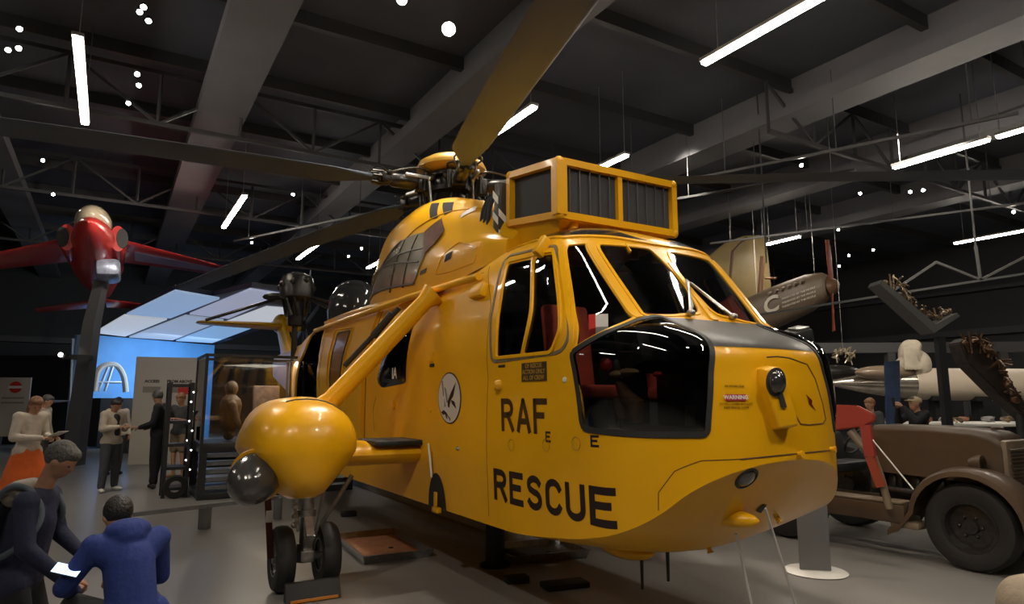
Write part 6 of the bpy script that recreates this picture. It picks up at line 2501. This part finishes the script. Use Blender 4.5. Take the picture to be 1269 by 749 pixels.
bm = nb()
add_tube(bm, [at_d(x, y, 21.9) - w0 for x, y in ((925, 294), (908, 312), (904, 350))], .05, 6)
obj('rib_seam', fix(bm), mat('rib_brown', (.10, .05, .02, 1), .6), WG)
bm = nb()
add_tube(bm, [at_d(x, y, 21.9) - w0 for x, y in ((945, 318), (942, 366))], .08, 6)
add_tube(bm, [at_d(x, y, 21.9) - w0 for x, y in ((948, 345), (962, 345))], .04, 6)
obj('spar_fitting', fix(bm), mat('spar_red_brown', (.24, .10, .03, 1), .5), WG)
for q in ((905, 300), (945, 292)):
    bm = nb()
    a = at_d(*q, 22.1)
    add_tube(bm, [a - w0, V((a.x, a.y, CEIL_Z - .05)) - w0], .006, 6)
    obj('suspension_wire', fix(bm), STEEL, WG)
NC = thing('fighter_nose', 'olive fighter aircraft nose with exhaust stubs and letter C hanging behind the helicopter', 'aircraft nose', at_d(975, 375, 21))
n0 = NC.location
ax0, ax1 = at_d(930, 390, 22.0), at_d(1026, 356, 20.5)
axd = (ax1 - ax0)
Ln_ = axd.length
axd.normalize()
upn = V((0, 0, 1))
sdn = axd.cross(upn).normalized()
bm = nb()
secs = []
for t_, w_, zt_, zb_ in ((0, .6, .55, -.75), (.35, .58, .62, -.72), (.75, .52, .62, -.60), (.95, .44, .50, -.42), (1.0, .36, .40, -.32)):
    c_ = ax0 + axd * (Ln_ * t_) - n0
    ring = []
    for k in range(24):
        a = 2 * pi * k / 24
        cz, cy = sin(a), cos(a)
        zz = (zt_ if cz > 0 else -zb_) * abs(cz) ** .7 * (1 if cz > 0 else -1)
        yy = w_ * abs(cy) ** .7 * (1 if cy > 0 else -1)
        ring.append(c_ + sdn * yy + upn * zz)
    secs.append(ring)
add_loft(bm, secs)
cwn = obj('cowling', fix(bm), mat('cowl_brown', (.15, .11, .075, 1), .45, var=.1), NC)
for k in range(6):
    bm = nb()
    c_ = ax0 + axd * (Ln_ * (.36 + .08 * k)) - n0 + sdn * .5 + upn * .34
    add_tube(bm, [c_, c_ + sdn * .16 - axd * .06 - upn * .02], [.05, .045], 8)
    obj('exhaust_stub', fix(bm), mat('exhaust_tan', (.25, .2, .15, 1), .5), cwn)
bm = nb()
c_ = ax1 - n0
add_lathe(bm, [(.3, 0), (.28, .12), (.15, .3), (0, .36)], c_, axd, 24)
pr = obj('spinner', fix(bm), mat('spinner_brown', (.12, .06, .03, 1), .4), NC)
for k in range(2):
    d_ = V((sdn.x * .12, sdn.y * .12, 1 if k == 0 else -1)).normalized()
    e_ = d_.cross(axd).normalized()
    bm = nb()
    add_loft(bm, [[c_ + axd * .12 + d_ * r + e_ * (w * cos(a)) + axd * (.03 * sin(a) + .05 * cos(a)) for a in [2 * pi * q / 12 for q in range(12)]] for r, w in ((.1, .06), (.5, .13), (1.1, .11), (1.45, .03))])
    obj('propeller_blade', fix(bm), mat('prop_red_brown', (.26, .06, .035, 1), .5), pr)
Rm = Matrix((axd, upn, -sdn))
nl_ = sdn if sdn.dot(EYE - ax0) > 0 else -sdn
exx = axd if axd.x > 0 else -axd
text_obj('letter', 'C', .72, mat('letter_cream', (.60, .55, .45, 1), .5), cwn, ax0 + axd * (Ln_ * .36) - n0 + nl_ * .64 - upn * .08, exx, upn, .01, .02)
for k in range(3):
    text_obj('small_lettering', 'PRESENTED BY THE PEOPLE', .085, mat('letter_cream', (1, 1, 1, 1)), cwn, ax0 + axd * (Ln_ * .70) - n0 + nl_ * .62 - upn * (.0 + .13 * k), exx, upn, .005)
slab(((935, 395), (955, 382), (1005, 374), (1005, 378), (960, 392)), 21.3, .1, mat('pale_trim', (.5, .48, .42, 1), .5), 'lower_trim', NC, n0)
for t_ in (.1, .85):
    bm = nb()
    a = ax0 + axd * Ln_ * t_ + upn * .5
    add_tube(bm, [a - n0, V((a.x, a.y, CEIL_Z - .05)) - n0], .006, 6)
    obj('suspension_wire', fix(bm), STEEL, NC)

# wreck on a tilted platform, on a post
WK = thing('wreck_platform', 'tilted platform of twisted metal wreckage on a tall dark post', 'wreckage', at_d(1172, 560, 12.0).to_2d().to_3d())
k0 = WK.location
bm = nb()
a, b = at_d(1164, 418, 12) - k0, at_d(1170, 526, 12) - k0
add_bar(bm, V((a.x, a.y, a.z)), V((a.x, a.y, 0)), .13, .13)
obj('post', fix(bm), BLKM, WK)
slab(((1090, 352), (1093, 347), (1160, 402), (1186, 388), (1190, 392), (1158, 413)), 11.8, .4, mat('platform_grey', (.10, .10, .10, 1), .4), 'platform', WK, k0)
WRK = mat('burnt_alloy', (.22, .16, .10, 1), .35, metal=.6, var=.6, vscale=9)
def wreck(seed, path, n, r0, m, name, parent, o0, d, spread=.12):
    rnd = random.Random(seed)
    bm = nb()
    for k in range(n):
        t_ = rnd.random() * (len(path) - 1)
        i = min(int(t_), len(path) - 2)
        f = t_ - i
        x = path[i][0] * (1 - f) + path[i + 1][0] * f
        y = path[i][1] * (1 - f) + path[i + 1][1] * f
        c_ = at_d(x, y, d + rnd.uniform(-.15, .15)) - o0
        s_ = [rnd.uniform(.3, 1) * r0 for _ in range(3)]
        q_ = Euler((rnd.uniform(0, 6), rnd.uniform(0, 6), rnd.uniform(0, 6))).to_matrix()
        if k % 3 == 0:
            e_ = q_ @ V((r0 * 1.5, 0, 0))
            add_tube(bm, catmull([c_ - e_, c_ + V((0, 0, r0 * .5)), c_ + e_], 4), r0 * .14, 6)
        elif k % 3 == 1:
            add_box(bm, c_, (s_[0] * 1.6, s_[1], s_[2] * .25), q_, bevel=.005)
        else:
            add_ball(bm, c_, (s_[0] * .7, s_[1] * .5, s_[2] * .4), 8, q_)
    o_ = obj(name, fix(bm), m, parent, angle=30)
    o_['kind'] = 'stuff'
    return o_
wreck(3, ((1096, 350), (1115, 352), (1125, 372), (1150, 390), (1163, 394), (1180, 384)), 60, .11, WRK, 'twisted_metal', WK, k0, 12.1)
WK2 = thing('burnt_wreck_section', 'dark burnt aircraft section leaning at the right edge', 'wreckage', at_d(1240, 600, 9.5).to_2d().to_3d())
k2 = WK2.location
slab(((1190, 425), (1200, 418), (1222, 425), (1252, 470), (1275, 505), (1275, 520), (1240, 490), (1200, 450)), 9.6, .3, mat('charred_skin', (.03, .022, .018, 1), .5, var=.5, vscale=12), 'skin_section', WK2, k2, .02)
wreck(5, ((1195, 425), (1215, 425), (1235, 440), (1245, 465), (1260, 500)), 70, .10, mat('charred_alloy', (.10, .055, .03, 1), .4, metal=.5, var=.7, vscale=12), 'charred_metal', WK2, k2, 9.5)
bm = nb()
q = at_d(1262, 500, 9.7) - k2
add_tube(bm, [q, V((q.x, q.y, 0))], .06, 10)
obj('post', fix(bm), BLKM, WK2)

# white aircraft fuselage behind, with draped sheet
WA = thing('white_aircraft', 'long white aircraft fuselage with polished metal nose behind the tractor', 'aircraft', at_d(1150, 540, 18).to_2d().to_3d())
a0_ = WA.location
n1, n2 = at_d(1020, 475, 18.5), at_d(1330, 478, 17.5)
bm = nb()
secs = []
for t_, r_ in ((0, .02), (.08, .14), (.18, .27), (.28, .36), (.36, .41)):
    c_ = n1.lerp(n2, t_) - a0_
    secs.append([c_ + V((0, r_ * cos(a), r_ * sin(a))) for a in [2 * pi * k / 28 for k in range(28)]])
add_loft(bm, secs)
obj('metal_nose', fix(bm), mat('polished_alloy', (.50, .45, .38, 1), .22, metal=.8, var=.2, vscale=3), WA)
bm = nb()
secs = []
for t_, r_ in ((.36, .41), (.42, .43), (.7, .43), (1.0, .43)):
    c_ = n1.lerp(n2, t_) - a0_
    secs.append([c_ + V((0, r_ * cos(a), r_ * sin(a))) for a in [2 * pi * k / 28 for k in range(28)]])
add_loft(bm, secs)
obj('white_body', fix(bm), mat('aircraft_white', (.62, .53, .42, 1), .4), WA)
for t_ in (.45, .62, .85):
    bm = nb()
    c_ = n1.lerp(n2, t_) - a0_
    add_box(bm, (c_.x, c_.y, c_.z / 2 - .2), (.12, .3, c_.z - .3))
    add_box(bm, (c_.x, c_.y, c_.z - .38), (.4, .6, .12))
    obj('cradle', fix(bm), BLKM, WA)
bm = nb()
q = at_d(1098, 462, 18.0) - a0_
add_ball(bm, q, (.85, .30, .20), 20)
obj('canopy', fix(bm), mat('canopy_tan', (.30, .22, .15, 1), .2, coat=.6), WA)
bm = nb()
for (x, y, rx, rz) in ((1128, 440, .30, .42), (1140, 452, .28, .38), (1132, 430, .15, .2), (1120, 452, .2, .2)):
    add_ball(bm, at_d(x, y, 18.0) - V((0, 0, 0)), (rx, .3, rz), 16)
for k in range(6):
    cap(bm, at_d(1120 + 2 * k, 432, 17.72), .04, at_d(1122 + 4 * k, 458, 17.70), .03)
tag(obj('draped_sheet', melt(bm, .025, 3), clothm('sheet_white', (.60, .53, .42, 1))), 'white folded sheet heaped on top of the white aircraft', 'sheet')
# blue banner
BN = thing('blue_banner', 'narrow dark blue upright banner beside the person in the beige cap', 'banner', at_d(1108, 540, 13.5).to_2d().to_3d())
b0_ = BN.location
slab(((1097, 449), (1115, 447), (1117, 560), (1100, 562)), 13.5, .05, mat('banner_blue', (.03, .055, .12, 1), .6, var=.4, vscale=3), 'banner_cloth', BN, b0_)
bm = nb()
add_box(bm, (0, 0, .03), (.5, .3, .06), bevel=.01)
obj('banner_foot', bm, BLKM, BN)
# debris table
DT = thing('debris_table', 'low white-topped display table with a dark base behind the tractor bonnet', 'table', at_d(1190, 560, 14.5).to_2d().to_3d())
t0_ = DT.location
bm = nb()
add_box(bm, (0.2, 0, 1.18), (4.4, 1.5, .06), bevel=.01)
obj('table_top', bm, WHT, DT)
bm = nb()
add_box(bm, (0.2, 0, .57), (4.2, 1.3, 1.14))
obj('table_base', bm, BLKM, DT)
rnd = random.Random(11)
dm = [WRK, mat('pale_fragment', (.5, .46, .4, 1), .6), mat('rust_fragment', (.25, .09, .04, 1), .7), STEEL]
fcol = ('burnt', 'pale', 'rusty', 'bright steel')
ford = ('first', 'second', 'third', 'fourth', 'fifth', 'sixth', 'seventh', 'eighth', 'ninth', 'tenth', 'eleventh', 'twelfth')
for k in range(12):
    bm = nb()
    s_ = rnd.uniform(.11, .17)
    vs = add_ball(bm, (0, 0, 0), (s_ * rnd.uniform(.7, 1.0), s_, s_ * .4), 8)
    for v in bm.verts:
        v.co += V((rnd.uniform(-1, 1), rnd.uniform(-1, 1), rnd.uniform(-1, 1))) * s_ * .18
    zmin = min(v.co.z for v in bm.verts)
    o_ = obj('wreck_fragment', fix(bm), dm[k % 4], None, smooth=False, loc=t0_ + V((-1.6 + k * .34, rnd.uniform(-.5, .5), 1.212 - zmin)), rot=(0, 0, rnd.uniform(-.3, .3)))
    tag(o_, 'crumpled %s fragment, %s from the left on the white display table' % (fcol[k % 4], ford[k]), 'wreck fragment', 'wreck fragments on the display table')
# second heap of pale metal and dark fuselage far behind
HP = thing('engine_exhibit', 'bundle of pale twisted engine pipes hanging above the metal aircraft nose', 'engine', at_d(1045, 440, 19))
wreck(9, ((1033, 444), (1045, 435), (1058, 440), (1050, 447)), 45, .13, mat('pale_pipe', (.50, .42, .30, 1), .35, metal=.5), 'engine_pipes', HP, HP.location, 19)
bm = nb()
add_ball(bm, at_d(1035, 462, 19) - HP.location, (.75, .3, .22), 18)
obj('engine_drum', fix(bm), DKST, HP)
bm = nb()
q = at_d(1045, 440, 19) - HP.location
add_tube(bm, [q, q + V((0, 0, CEIL_Z - HP.location.z - .05 - q.z))], .005, 6)
obj('suspension_wire', fix(bm), STEEL, HP)
# gantry beam and lattice truss at the right
bm = nb()
g0, g1 = at_d(985, 432, 20), at_d(1330, 430, 19)
add_bar(bm, g0, g1, .25, .30, V((0, 0, 1)))
for t_ in (.35, .62, .75):
    q = g0.lerp(g1, t_)
    add_bar(bm, V((q.x, q.y, q.z)), V((q.x, q.y, 0)), .22, .22)
tag(obj('gantry', fix(bm), mat('gantry_grey', (.12, .12, .125, 1), .35, metal=.3)), 'grey horizontal gantry beam on posts behind the white aircraft', 'gantry')
bm = nb()
def T(x, y):
    return at_d(x, y, 15)
for a, b in (((930, 392), (1330, 330)), ((1209, 305), (1215, 347)), ((1215, 347), (1290, 308)), ((1215, 347), (1160, 325)), ((1160, 325), (1100, 365)), ((1290, 308), (1330, 335))):
    add_bar(bm, T(*a), T(*b), .05, .05)
for (x, y) in ((1209, 305), (950, 326)):
    q = T(x, y)
    add_bar(bm, q, V((q.x, q.y, CEIL_Z - .05)), .03, .03)
tag(obj('lattice_truss', fix(bm), mat('truss_mid_grey', (.07, .07, .07, 1), .45)), 'light lattice truss crossing the right side under the lamp', 'truss')
# clear dome and black rotor head of another machine behind the tail
DM = thing('rotor_exhibit', 'black oily rotor head exhibit standing behind the helicopter tail', 'rotor head', at_d(368, 560, 14.0).to_2d().to_3d())
m0 = DM.location
q = at_d(368, 352, 14.0) - m0
bm = nb()
add_lathe(bm, [(.15, -.9), (.18, -.4), (.34, -.3), (.36, .0), (.30, .16), (.12, .24), (0, .25)], q, (0, 0, 1), 24)
add_tube(bm, [q, V((q.x, q.y, 0))], .06, 12)
add_ball(bm, q + V((-.45, 0, -.28)), (.28, .12, .09), 12)
for dx, dz in ((1.2, -.75), (.9, -.45), (-1.9, -.78)):
    add_tube(bm, [q + V((0, 0, -.2)), q + V((dx, 0, dz))], .035, 8)
for k in range(14):
    a = k * .8
    add_ball(bm, q + V((.34 * cos(a), .34 * sin(a), -.1 + .05 * (k % 4))), .07, 8)
    add_tube(bm, [q + V((.3 * cos(a), .3 * sin(a), -.2)), q + V((.2 * cos(a + .5), .2 * sin(a + .5), -.7))], .03, 6)
obj('rotor_head', fix(bm), DKST, DM)
